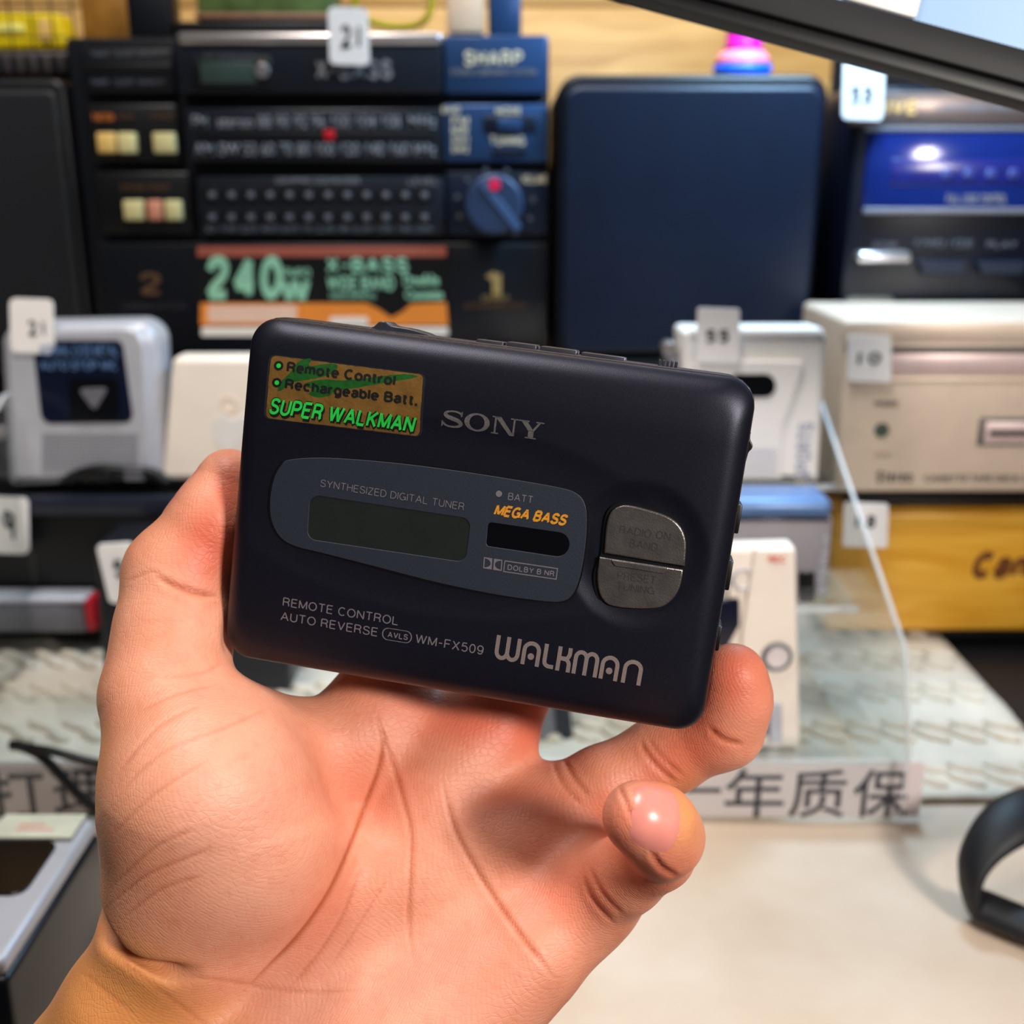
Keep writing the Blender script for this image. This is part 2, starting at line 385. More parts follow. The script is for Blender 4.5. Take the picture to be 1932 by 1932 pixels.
def dtext(s, a, b, cap, m, z=.04, w=.12, shear=0., space=1., parent=player, name='lettering', t=.02, conform=True, wide=1.):
    """printed line: baseline from pixel a to pixel b, capital height cap px, stroke weight w"""
    me = fit_unit(stroke_text(s, w, space, shear, wide), (0, 1))
    dplace(me, a, b, cap, z, t, conform); return link(name, me, m, parent)
def dplace(me, a, b, cap, z, t=.03, conform=True):
    A = np.array(dev(*a, z)); B = np.array(dev(*b, z)); mid = ((a[0]+b[0])/2, (a[1]+b[1])/2)
    d = B-A; n = np.array([-d[1], d[0]])/np.linalg.norm(d)
    C = np.array(dev(mid[0]+8.5*.144, mid[1]-8.5*.975, z))-np.array(dev(*mid, z))   # one mm up on the photo
    h = cap*np.linalg.norm(C)/8.38
    if cap > 25 and conform:
        bm = bmesh.new(); bm.from_mesh(me)
        for _ in range(3): bmesh.ops.subdivide_edges(bm, edges=[e for e in bm.edges if abs(e.verts[0].co.y-e.verts[1].co.y) > .2], cuts=1); bmesh.ops.triangulate(bm, faces=[f for f in bm.faces if len(f.verts) > 4])
        bm.to_mesh(me); bm.free()
    co = get_co(me); zz = co[:, 2].copy()
    xy = A + co[:, :1]*d + co[:, 1:2]*n*h
    zf = zfront(xy[:, 0]*1000, xy[:, 1]*1000) if conform else 0
    set_co(me, np.column_stack([xy, (z+zf)*MM+zz*2.]))
    solid_bit(me, t*MM)
    me.update()
TP = ZP+.115
dtext('SYNTHESIZED DIGITAL TUNER', (604, 918), (875, 963), 14, m_print, TP, .10, conform=False)
dtext('BATT', (958, 943), (1004, 950), 14, m_print, TP, .12, conform=False)
dtext('MEGA BASS', (931, 972), (1069, 993), 22, m_orange, TP, .215, .32, .3, conform=False)
dtext('RADIO ON', (1168, 1006), (1264, 1020), 15, m_print_dim, -.14, .12, parent=k1, conform=False)
dtext('BAND', (1187, 1032), (1240, 1040), 15, m_print_dim, -.14, .12, parent=k1, conform=False)
dtext('PRESET', (1164, 1092), (1236, 1102), 15, m_print_dim, -.24, .10, parent=k2, conform=False)
dtext('TUNING', (1163, 1112), (1234, 1122), 14, m_print_dim, -.24, .10, parent=k2, conform=False)
dtext('REMOTE CONTROL', (533, 1143), (750, 1180), 16.5, m_print, .02, .12)
dtext('AUTO REVERSE', (529, 1170), (711, 1201), 16.5, m_print, .02, .12)
dtext('AVLS', (731, 1202), (769, 1208), 11, m_print, .02, .17)
dtext('WM-FX509', (783, 1213), (911, 1236), 17.5, m_print, .02, .12)
def dring(outer, inner, z, m, name='emblem', parent=player, conform=True):
    me = flat_loops([[dev(x, y, z) for x, y in outer], [dev(x, y, z) for x, y in inner]], .03*MM)
    co = get_co(me); co[:, 2] += (z+.02)*MM + (zfront(co[:, 0]*1000, co[:, 1]*1000)*MM if conform else 0); set_co(me, co); return link(name, me, m, parent)
ov = round_loop([(722, 1183), (778, 1192), (776, 1215), (720, 1206)], 11.4, 8)
dring(ov, grow(ov, -2.0), .02, m_print)
bx = [(952, 1057), (1053, 1072), (1050, 1094), (949, 1079)]
dring(bx, [(953.5, 1059.3), (1050.8, 1073.7), (1048.6, 1091.8), (951, 1077.4)], TP, m_print, conform=False)
dtext('DOLBY B NR', (957, 1075), (1045, 1088), 10.5, m_print, TP, .17, conform=False)
def dolby(x, y, w, h, flip):
    L = [(x, y), (x+w, y+w*.15), (x+w-1.5, y+h+w*.15), (x-1.5, y+h)]
    c = []
    for k in range(13):
        a = math.radians(-90+180*k/12); q = .12+.72*math.cos(a) if not flip else .88-.72*math.cos(a)
        c.append((x+w*q-1.5*(.5+.5*math.sin(a)*.8), y+w*.15*q+h*(.5+.40*math.sin(a))))
    dring(L, c, TP, m_print, conform=False)
dolby(913, 1051, 16, 21, False); dolby(932, 1054, 16, 21, True)

# maker's logo: wide slab-serif capitals, raised
def var_stroke(pts, ws):
    P_ = [np.array(p, float) for p in pts]; bm = bmesh.new(); vs = []
    for i, p in enumerate(P_):
        d = P_[min(i+1, len(P_)-1)]-P_[max(i-1, 0)]; d /= np.linalg.norm(d); n = np.array([-d[1], d[0]])*ws[i]/2
        vs.append((bm.verts.new((*(p+n), 0)), bm.verts.new((*(p-n), 0))))
    for (a, b), (c, d) in zip(vs, vs[1:]): bm.faces.new((a, b, d, c))
    return bm
def quads(bm, L):
    for q in L: bm.faces.new([bm.verts.new((*p, 0)) for p in q])
def serif_logo():
    bm = bmesh.new()
    def add(b2, dx):
        me = bpy.data.meshes.new('t'); b2.to_mesh(me); b2.free(); me.transform(Matrix.Translation((dx, 0, 0))); bm.from_mesh(me); bpy.data.meshes.remove(me)
    sp_ = catmull([(.98, .80), (.86, .90), (.60, .94), (.32, .89), (.20, .75), (.32, .61), (.58, .52), (.86, .42), (1.0, .25), (.86, .10), (.55, .05), (.27, .10), (.12, .24)], 5, False)
    n = len(sp_); ws = [.10+.13*math.sin(math.pi*min(1, max(0, (i/n-.22)/.56)))for i in range(n)]
    b = var_stroke(sp_, ws); quads(b, [[(.97, .68), (1.04, .68), (1.04, 1.0), (.97, .92)], [(.05, 0), (.12, .06), (.12, .34), (.05, .34)]]); add(b, 0)
    b = bmesh.new(); N = 40; o = []; i_ = []
    for k in range(N):
        a = k/N*math.tau; o.append(b.verts.new((.66+.62*math.cos(a), .5+.52*math.sin(a), 0))); i_.append(b.verts.new((.66+.37*math.cos(a), .5+.42*math.sin(a), 0)))
    for k in range(N): b.faces.new((o[k], o[(k+1) % N], i_[(k+1) % N], i_[k]))
    add(b, 1.12)
    b = bmesh.new()
    quads(b, [[(0, .93), (.40, .93), (.40, 1), (0, 1)], [(.13, 0), (.22, 0), (.22, 1), (.13, 1)], [(0, 0), (.36, 0), (.36, .07), (0, .07)],
              [(.13, 1), (.42, 1), (1.13, 0), (.90, 0)], [(1.04, 0), (1.13, 0), (1.13, 1), (1.04, 1)], [(.90, .93), (1.26, .93), (1.26, 1), (.90, 1)]]); add(b, 2.50)
    b = bmesh.new()
    quads(b, [[(0, .93), (.52, .93), (.52, 1), (0, 1)], [(.12, .96), (.42, .96), (.78, .42), (.52, .42)], [(.52, 0), (.78, 0), (.78, .46), (.52, .46)],
              [(.66, .42), (.78, .42), (1.10, .96), (.98, .96)], [(.85, .93), (1.24, .93), (1.24, 1), (.85, 1)], [(.38, 0), (.92, 0), (.92, .07), (.38, .07)]]); add(b, 3.78)
    bmesh.ops.recalc_face_normals(bm, faces=bm.faces)
    for f in bm.faces:
        if f.normal.z < 0: f.normal_flip()
    return mesh_bm(bm)
me = fit_unit(serif_logo(), (0, 1)); dplace(me, (832, 804), (1023, 831), 33, -.02, .14); link('maker_lettering', me, m_sony, player)

def loop_logo():
    """rounded-arch lettering W A L K M A N, each letter one cell"""
    L = []; D = []; x = 0; w = .165
    def A_(x):
        L.append([(x+.10, 0), (x+.10, .62)]+arc(x+.40, .62, .30, .29, 180, 0)+[(x+.70, .62), (x+.70, 0)]); D.append((x+.40, .37, .135))
    L.append([(x+.10, 1), (x+.10, .36)]+arc(x+.32, .36, .22, .27, 180, 360)+[(x+.54, .36), (x+.54, 1)])
    L.append([(x+.54, 1), (x+.54, .36)]+arc(x+.76, .36, .22, .27, 180, 360)+[(x+.98, .36), (x+.98, 1)])
    A_(1.13)
    L.append([(2.11, 1), (2.11, .30)]+arc(2.31, .30, .20, .20, 180, 270)+[(2.50, .10)])
    L.append([(2.68, 1), (2.68, 0)]); L.append([(3.10, 1), (3.10, .80)]+arc(2.92, .78, .18, .25, 0, -80)+[(2.75, .53)])
    L.append([(2.75, .53), (2.92, .52)]+arc(2.92, .28, .20, .24, 90, 0)+[(3.12, .28), (3.12, 0)])
    L.append([(3.36, 0), (3.36, .68)]+arc(3.58, .68, .22, .24, 180, 0)+[(3.80, .68), (3.80, 0)])
    L.append([(3.80, .68)]+arc(4.02, .68, .22, .24, 180, 0)+[(4.24, .68), (4.24, 0)])
    A_(4.38)
    L.append([(5.40, 0), (5.40, .62)]+arc(5.72, .62, .32, .29, 180, 0)+[(6.04, .62), (6.04, 0)])
    return stroke_mesh(L, w, D)
me = fit_unit(loop_logo(), (0, 1)); dplace(me, (931, 1243), (1208, 1294), 46, .02, .04); link('rounded_lettering', me, m_logo, player)

# gold sticker
def gold_mat():
    m = mat('sticker_gold', (136, 100, 50), .32, .45, .20, 300, .2, 1500); return m
Q = [(506, 668), (803, 706), (795, 826), (496, 790)]
def ragged(L, amp, step=5):
    out = []
    L = [np.array(p) for p in L]
    for a, b in zip(L, L[1:]+L[:1]):
        k = max(1, int(np.linalg.norm(b-a)/step))
        for i in range(k): out.append(a+(b-a)*i/k+np.random.randn(2)*amp)
    return out
dpart('sticker_margin', [round_loop(Q, 12)], .06, .08, mat('sticker_margin', (34, 33, 38), .3, 0, .2), 0, conform=True)
stk = dpart('sticker', [ragged(round_loop(grow(Q, -5), 10), .3, 6)], .10, .06, gold_mat(), 0, conform=True, label='worn gold feature sticker with green and black print')
m_leaf = mat('sticker_green_brush', (20, 76, 24), .4, 0, .25, 800)
m_blk = mat('sticker_black_print', (8, 8, 10), .5, 0, .2)
m_grn = mat('sticker_green_print', (34, 186, 66), .45, 0, .12, 600)
for L in ([(548, 702), (556, 690), (566, 680), (586, 677), (582, 690), (604, 688), (622, 686), (636, 690), (628, 704), (604, 712), (572, 718), (548, 722), (534, 734), (524, 738), (528, 724)],
          [(572, 726), (604, 716), (650, 718), (700, 712), (760, 706), (788, 710), (764, 716), (716, 724), (670, 732), (632, 738), (622, 746), (600, 750), (582, 744), (590, 734)]):
    dpart('brush_mark', [ragged(catmull(L, 3), .35)], .12, .02, m_leaf, 0, stk, conform=True)
for (x, y) in ((525, 690), (522, 722)):
    dpart('bullet', [[(x+9*math.cos(a/18*math.tau), y+9*math.sin(a/18*math.tau)) for a in range(18)]], .15, .03, m_blk, 0, stk, conform=True)
    dpart('bullet', [[(x+4.4*math.cos(a/14*math.tau), y+4.4*math.sin(a/14*math.tau)) for a in range(14)]], .17, .03, m_grn, 0, stk, conform=True)
dtext('Remote Control', (540, 702), (745, 728), 20.5, m_blk, .13, .215, space=.45, parent=stk)
dtext('Rechargeable Batt.', (537, 734), (787, 766), 20.5, m_blk, .13, .215, space=.45, parent=stk)
for (dx, dy, w, mm, z, cp_) in ((1.0, 5.5, .27, m_blk, .13, 35), (-.8, 1.2, .27, m_blk, .15, 35), (0, 0, .17, m_grn, .20, 32)):
    dtext('SUPER WALKMAN', (507+dx, 781+dy), (783+dx, 818+dy), cp_, mm, z, w, .22, .55 if w < .2 else .1, parent=stk, wide=.9)

# keys along the top edge and the right side
m_top = mat('player_side_key', (64, 66, 76), .3, .5, .1, 400)
def sidekey(u0, u1, h, z0, z1, top=True, bev=.4, name='side_key', m=m_top):
    su, sz = (u1-u0), (z1-z0)
    bm = box_bm((su*MM, (h+1)*MM, sz*MM) if top else ((h+1)*MM, su*MM, sz*MM), bev*MM, 2)
    me = smooth_by_angle(mesh_bm(bm), 40)
    o = link(name, me, m, player)
    c = (u0+u1)/2
    o.location = (Vector((c, HV+.35+(h-1)/2, (z0+z1)/2)) if top else Vector((HU+.35+(h-1)/2, c, (z0+z1)/2)))*MM
    return o
def du(px, py): return dev(px, py)[0]*1000
def dv(px, py): return dev(px, py)[1]*1000
for a, b, h in ((941, 1001, 1.0), (1008, 1082, 1.0), (1090, 1180, .8), (880, 935, .7)):
    sidekey(du(a, 660), du(b, 660), h, -19, -11, name='top_key')
def knurl(u0, u1, h, z0, z1, n, name):
    bm = bmesh.new(); w = (u1-u0)/n
    for k in range(n):
        box_bm((w*.62*MM, (h+1)*MM, (z1-z0)*MM), .15*MM, 1, bm, ((u0+w*(k+.5))*MM, (HV+.35+(h-1)/2)*MM, (z0+z1)/2*MM))
    return link(name, smooth_by_angle(mesh_bm(bm), 40), m_top, player)
knurl(du(1238, 700), du(1280, 700), 1.3, -20, -12, 5, 'knurled_slider')
me = flat_loops([catmull([(du(668, 615), 0), (du(682, 615), .5), (du(692, 615), 1.7), (du(704, 615), 1.9), (du(716, 615), 1.2), (du(753, 615), 1.0), (du(788, 620), .3), (du(788, 620), -.5), (du(668, 615), -.5)], 5)], 9, .3)
me.transform(Matrix.Scale(MM, 4)); me.transform(Matrix.Translation((0, (HV+.3)*MM, -10*MM)))
link('lock_slider', smooth_by_angle(me, 40), m_top, player)
for (y0, y1, x, h) in ((963, 1021, 1395, .9), (1072, 1132, 1378, .9), (1200, 1250, 1355, .8)):
    sidekey(dv(x, y1), dv(x, y0), h, -16, -9, False, .3, 'side_key', m_black)
me = flat_loops([catmull([(0, dv(1415, 820)), (.2, dv(1415, 834)), (.9, dv(1415, 845)), (.9, dv(1415, 853)), (.3, dv(1415, 862)), (0, dv(1415, 880)), (-.8, dv(1415, 850))], 5)], 7, .25)
me.transform(Matrix.Scale(MM, 4)); me.transform(Matrix.Translation(((HU+.3)*MM, 0, -9*MM)))
link('volume_wheel', smooth_by_angle(me, 40), m_black, player)

# ================================================================== THE HAND (one continuous body, grown from a distance field)
def h(px, py, D): return np.array([(px-CX)/FPX*D, -(py-CY)/FPX*D, -D], np.float32)
def smin(a, b, k):
    t = np.clip(.5+.5*(b-a)/k, 0, 1); return b*(1-t)+a*t-k*t*(1-t)
def cone(p, a, b, ra, rb):
    ba = b-a; t = np.clip(((p-a)@ba)/(ba@ba), 0, 1)
    return np.linalg.norm(p-a-t[:, None]*ba, axis=1)-(ra+(rb-ra)*t)
def ell(p, c, ax, r):
    """ellipsoid, ax: 3x3 rows = axes, r radii"""
    q = (p-c)@ax.T; k0 = np.linalg.norm(q/r, axis=1); k1 = np.linalg.norm(q/(r*r), axis=1)
    return k0*(k0-1)/np.maximum(k1, 1e-6)
def chain(p, J, k=3.):
    d = None
    for (a, ra), (b, rb) in zip(J, J[1:]):
        c = cone(p, a, b, ra, rb); d = c if d is None else smin(d, c, k)
    return d
H = h
THUMB = [(H(372, 1480, 249), 19.5), (H(312, 1312, 256), 13.8), (H(327, 1200, 261), 12.9), (H(339, 1085, 265), 12.8), (H(404, 984, 266), 9.8), (H(433, 908, 267), 7.9)]
INDEX = [(H(700, 1392, 277), 11), (H(770, 1140, 286), 9.6), (H(840, 980, 283), 8.6), (H(880, 880, 281), 7.6)]
MIDDLE = [(H(880, 1440, 278), 11), (H(1050, 1170, 287), 10.2), (H(1130, 1010, 284), 8.8), (H(1160, 900, 281), 7.8)]
RING = [(H(1015, 1545, 273), 10.6), (H(1135, 1482, 272), 9.4), (H(1255, 1425, 274), 9.4), (H(1365, 1375, 268), 9.0), (H(1383, 1320, 265), 8.6), (H(1383, 1277, 263), 8.0)]
PINKA = [(H(1112, 1695, 261), 10.0), (H(1180, 1650, 250), 8.4), (H(1240, 1608, 240), 8.1)]
PINKB = [(H(1240, 1608, 240), 8.0), (H(1252, 1578, 228), 7.6), (H(1236, 1556, 224), 7.5), (H(1203, 1541, 221), 7.1)]
WR = [H(250, 1890, 256), H(430, 2050, 256), H(530, 2120, 255), H(610, 2180, 254)]
BOXC = DT + _n*(ZOUT*-1) ; BOXC = DC - _n*13.6
def dev_sdf(p):
    q = (p-BOXC.astype(np.float32))@DROT.astype(np.float32)
    r = 4.5; e = np.abs(q)-np.array([HU+.3-r, HV+.3-r, 13.6-r], np.float32)
    return np.linalg.norm(np.maximum(e, 0), axis=1)+np.minimum(e.max(1), 0)-r
def hand_sdf(p):
    pal = cone(p, WR[0], INDEX[0][0], 13.5, 10.5)
    pal = smin(pal, cone(p, WR[1], MIDDLE[0][0], 14, 10.5), 9)
    pal = smin(pal, cone(p, WR[2], RING[0][0], 14, 10.3), 9)
    pal = smin(pal, cone(p, WR[3], PINKA[0][0], 14.5, 10), 9)
    pal = smin(pal, cone(p, H(500, 1700, 262), H(850, 1620, 270), 14, 12), 9)
    # heel of the hand, little-finger side
    pal = smin(pal, cone(p, H(700, 2070, 250), H(985, 1800, 256), 17.5, 12), 10)
    # pads under the fingers
    pal = smin(pal, cone(p, H(690, 1345, 279), H(930, 1400, 280), 10, 10), 8)
    for c, r in ((H(820, 1490, 274), 12.5), (H(960, 1580, 270), 11.5), (H(1050, 1720, 265), 10.5)): pal = smin(pal, np.linalg.norm(p-c, axis=1)-r, 8)
    # forearm: two bones side by side
    arm = cone(p, WR[0]+np.array([0, -2, -2]), H(-140, 2370, 268), 15.5, 17)
    arm = smin(arm, cone(p, WR[3], H(150, 2700, 268), 16, 18), 14)
    arm = smin(arm, cone(p, WR[1], H(-20, 2540, 268), 17, 19), 14)
    pal = smin(pal, arm, 9)
    # ball of the thumb
    th = cone(p, H(348, 1736, 255), H(387, 1490, 247), 18.6, 22)
    th = smin(th, cone(p, H(480, 1600, 252), H(440, 1430, 256), 20, 14), 10)
    pal = smin(pal, th, 9)
    pal = smin(pal, chain(p, THUMB[:4], 5), 8)
    # web between thumb and first finger
    pal = smin(pal, cone(p, H(440, 1390, 262), H(640, 1400, 272), 10.5, 9.5), 9)
    tip = chain(p, THUMB[3:], 5); d = smin(pal, tip, 3.2)
    for F, k in ((INDEX, 7), (MIDDLE, 7), (RING, 7)):
        d = smin(d, chain(p, F[:2], 4), k); d = smin(d, chain(p, F[1:], 4), 2.5)
    d = smin(d, cone(p, H(1070, 1550, 272), H(1118, 1660, 264), 7.5, 7.5), 6)
    d = smin(d, chain(p, PINKA, 3), 8)
    d = smin(d, chain(p, PINKB, 4), 1.6)
    # fold at the wrist, under the ball of the thumb
    g = cone(p, H(165, 1728, 246), H(350, 1848, 237), 3.4, 1.4)
    d = -smin(-d, g, 3.5)
    # the skin yields to the player
    d = -smin(-d, dev_sdf(p)-.15, 1.2)
    return d

def surface_nets(lo, hi, hstep):
    n = np.ceil((hi-lo)/hstep).astype(int)+1
    f = 4; cs = hstep*f
    nc = np.ceil((hi-lo)/cs).astype(int)+2
    g = np.stack(np.meshgrid(*[lo[i]+cs*np.arange(nc[i]) for i in range(3)], indexing='ij'), -1).reshape(-1, 3).astype(np.float32)
    dc = np.concatenate([hand_sdf(c) for c in np.array_split(g, 40)]).reshape(nc)
    vol = np.repeat(np.repeat(np.repeat(dc, f, 0), f, 1), f, 2)[:n[0], :n[1], :n[2]].copy()
    # cells whose corners are near the surface
    near = np.abs(dc) < cs*1.9
    mask = np.repeat(np.repeat(np.repeat(near, f, 0), f, 1), f, 2)[:n[0], :n[1], :n[2]]
    # shift: block i covers grid i*f .. i*f+f-1
    idx = np.argwhere(mask)
    pts = (lo+idx*hstep).astype(np.float32)
    val = np.concatenate([hand_sdf(c) for c in np.array_split(pts, max(1, len(pts)//150000))])
    vol[mask] = val
    ins = vol < 0
    c = [(i, j, k) for i in (0, 1) for j in (0, 1) for k in (0, 1)]
    sl = lambda A, o: A[o[0]:A.shape[0]-1+o[0], o[1]:A.shape[1]-1+o[1], o[2]:A.shape[2]-1+o[2]]
    cnt = sum(sl(ins, o).astype(np.int8) for o in c)
    act = (cnt > 0) & (cnt < 8)
    ai = np.argwhere(act); vid = -np.ones(act.shape, np.int32); vid[act] = np.arange(len(ai))
    acc = np.zeros((len(ai), 3)); num = np.zeros(len(ai))
    for a in range(8):
        for b in range(a+1, 8):
            oa, ob = np.array(c[a]), np.array(c[b])
            if np.abs(oa-ob).sum() != 1: continue
            va = vol[tuple((ai+oa).T)]; vb = vol[tuple((ai+ob).T)]
            x = (va < 0) != (vb < 0); t = np.where(x, va/np.where(x, va-vb, 1), 0)
            acc += np.where(x[:, None], oa+t[:, None]*(ob-oa), 0); num += x
    V = lo+(ai+acc/num[:, None])*hstep
    F = []
    for ax in range(3):
        e = np.zeros(3, int); e[ax] = 1; u, w = [i for i in range(3) if i != ax]
        A = ins[:-1, :-1, :-1]; B = ins[e[0]:ins.shape[0]-1+e[0], e[1]:ins.shape[1]-1+e[1], e[2]:ins.shape[2]-1+e[2]]
        q = np.argwhere(A != B); q = q[(q[:, u] > 0) & (q[:, w] > 0)]
        du_ = np.zeros(3, int); du_[u] = 1; dw_ = np.zeros(3, int); dw_[w] = 1
        f4 = np.stack([vid[tuple((q-du_-dw_).T)], vid[tuple((q-dw_).T)], vid[tuple(q.T)], vid[tuple((q-du_).T)]], 1)
        flip = ins[tuple(q.T)] ^ (ax == 1)
        f4[~flip] = f4[~flip][:, ::-1]
        F.append(f4)
    F = np.vstack(F); F = F[(F >= 0).all(1)]
    return V, F
def grad(p, e=.15):
    p = p.astype(np.float32); g = np.stack([hand_sdf(p+np.eye(3, dtype=np.float32)[i]*e)-hand_sdf(p-np.eye(3, dtype=np.float32)[i]*e) for i in range(3)], 1)
    return g/np.maximum(np.linalg.norm(g, axis=1, keepdims=True), 1e-9)
HSTEP = .62
HV_, HF = surface_nets(np.array([-190., -262., -306.]), np.array([74., 24., -204.]), HSTEP)
for _ in range(2):
    HV_ = HV_-hand_sdf(HV_.astype(np.float32))[:, None]*grad(HV_)
HN = grad(HV_, .5)
# creases and colour zones, laid out on the palm as seen from the front
PXY = np.column_stack([CX+FPX*HV_[:, 0]/-HV_[:, 2], CY-FPX*HV_[:, 1]/-HV_[:, 2]])
facing = np.clip((HN*(-HV_/np.linalg.norm(HV_, axis=1, keepdims=True))).sum(1)*2.2, 0, 1)
def dist_line(L):
    L = np.array(catmull(L, 6, False)); d = np.full(len(PXY), 1e9); tt = np.zeros(len(PXY))
    for i, (a, b) in enumerate(zip(L, L[1:])):
        ba = b-a; t = np.clip(((PXY-a)@ba)/(ba@ba), 0, 1); q = np.linalg.norm(PXY-a-t[:, None]*ba, axis=1)
        m = q < d; d[m] = q[m]; tt[m] = (i+t[m])/(len(L)-1)
    return d, tt
CREASES = [  # polyline, half width px, depth mm, darkness
    ([(700, 1330), (722, 1390), (715, 1450), (688, 1520), (660, 1600), (618, 1690), (560, 1770), (500, 1830), (450, 1880)], 5, .42, .9),
    ([(706, 1335), (735, 1420), (758, 1500), (776, 1570), (775, 1650), (772, 1740), (783, 1830)], 4.5, .30, .6),
    ([(835, 1470), (858, 1560), (905, 1650), (962, 1735), (1010, 1800), (1050, 1850)], 5, .40, .8),
    ([(690, 1620), (650, 1720), (600, 1800), (540, 1870)], 4, .18, .35), ([(735, 1650), (680, 1740), (620, 1830)], 3, .12, .25),
    ([(1040, 1430), (1062, 1480), (1100, 1520)], 4, .3, .5), ([(1060, 1425), (1085, 1470), (1115, 1505)], 4, .3, .5),
    ([(1205, 1395), (1235, 1440), (1280, 1480)], 5, .45, .7), ([(1220, 1390), (1250, 1430), (1292, 1468)], 4, .3, .5),
    ([(1335, 1372), (1365, 1395), (1405, 1405)], 5, .45, .8),
    ([(1225, 1600), (1248, 1636), (1285, 1658)], 5, .5, .8), ([(1100, 1650), (1120, 1700), (1165, 1750)], 4, .3, .5), ([(1112, 1635), (1140, 1690), (1180, 1730)], 4, .25, .4),
    ([(1166, 1476), (1184, 1520), (1206, 1568)], 4, .3, .55), ([(1240, 1482), (1261, 1518), (1246, 1560), (1210, 1570)], 4, .25, .4), ([(290, 1085), (330, 1105), (370, 1118), (415, 1126)], 6, .5, .8), ([(235, 1100), (280, 1080), (310, 1085)], 3, .15, .3),
    ([(215, 1510), (300, 1425), (420, 1375), (520, 1330)], 4, .14, .25), ([(205, 1585), (290, 1500), (400, 1430)], 4, .14, .25), ([(212, 1470), (300, 1370), (380, 1330)], 4, .14, .25),
    ([(205, 1680), (290, 1600), (380, 1560)], 4, .15, .3), ([(195, 1720), (270, 1655), (350, 1620), (400, 1600)], 4, .18, .35), ([(225, 1740), (300, 1680), (390, 1650)], 4, .15, .3),
    ([(330, 1840), (420, 1850), (560, 1870), (700, 1868)], 4, .14, .3), ([(200, 1790), (330, 1890), (420, 1960)], 4, .14, .3), ([(150, 1830), (260, 1920)], 4, .1, .25),
    ([(420, 1250), (380, 1270), (300, 1280)], 4, .14, .25), ([(420, 1290), (330, 1310), (260, 1345)], 4, .14, .25),
]
crease = np.zeros(len(PXY)); disp = np.zeros(len(PXY))
for L, w, dep, dk in CREASES:
    d, t = dist_line(L); w1 = w*np.clip(.35+1.5*np.minimum(t, 1-t)*2, .35, 1)
    g = np.exp(-(d/w1)**2); fade = np.clip(np.minimum(t, 1-t)*5, 0, 1)
    disp = disp-dep*g*fade*facing; crease = np.maximum(crease, dk*np.exp(-(d/(w1*.9))**2)*fade*facing)
    disp = disp+dep*.25*np.exp(-((d-w1*2.6)/(w1*1.4))**2)*fade*facing
def blob(x, y, rx, ry, ang=0):
    a = math.radians(ang); u = (PXY[:, 0]-x)*math.cos(a)+(PXY[:, 1]-y)*math.sin(a); v = -(PXY[:, 0]-x)*math.sin(a)+(PXY[:, 1]-y)*math.cos(a)
    return np.exp(-((u/rx)**2+(v/ry)**2))
red = np.zeros(len(PXY))
for b, s in ((blob(395, 1030, 55, 90, 15), .9), (blob(430, 930, 30, 70), .8), (blob(1385, 1270, 75, 90), .75), (blob(1180, 1560, 70, 80), .55), (blob(1060, 1680, 90, 130, 40), .5),
             (blob(930, 1370, 200, 55, 10), .8), (blob(1290, 1430, 120, 60, -30), .6), (blob(1250, 1640, 70, 60), .5), (blob(640, 1700, 60, 160, 30), .25), (blob(700, 1480, 120, 100), .3), (blob(980, 1520, 130, 50), .45), (blob(900, 1850, 150, 100), .15)):
    red = np.maximum(red, b*s)
pale = np.maximum.reduce([blob(420, 1480, 150, 190)*.6, blob(480, 1720, 140, 120)*.4, blob(800, 1850, 180, 120)*.5])
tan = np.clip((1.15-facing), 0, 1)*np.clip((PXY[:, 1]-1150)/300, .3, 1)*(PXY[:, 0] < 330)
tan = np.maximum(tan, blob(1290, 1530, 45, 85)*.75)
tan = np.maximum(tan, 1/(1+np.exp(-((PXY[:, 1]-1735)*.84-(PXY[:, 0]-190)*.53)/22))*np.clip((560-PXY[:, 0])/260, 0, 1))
HP = HV_ + HN*disp[:, None]
def build_hand():
    o0 = np.array([H(380, 1900, 256)]).astype(float)[0]
    loc = CAMP+CAMR@(o0*MM)
    W = (HP-o0)@CAMR.T*MM
    me = bpy.data.meshes.new('hand_and_forearm'); nv, nf = len(W), len(HF)
    me.vertices.add(nv); me.vertices.foreach_set('co', W.ravel())
    me.loops.add(nf*4); me.polygons.add(nf)
    me.loops.foreach_set('vertex_index', HF.ravel().astype(np.int32)); me.polygons.foreach_set('loop_start', np.arange(nf, dtype=np.int32)*4)
    me.update(calc_edges=True); me.validate(); shade(me)
    for nme, arr in (('crease', crease), ('redness', red), ('tan', tan), ('pale', pale)):
        me.attributes.new(nme, 'FLOAT', 'POINT').data.foreach_set('value', arr.astype(np.float32))
    return me, loc, o0
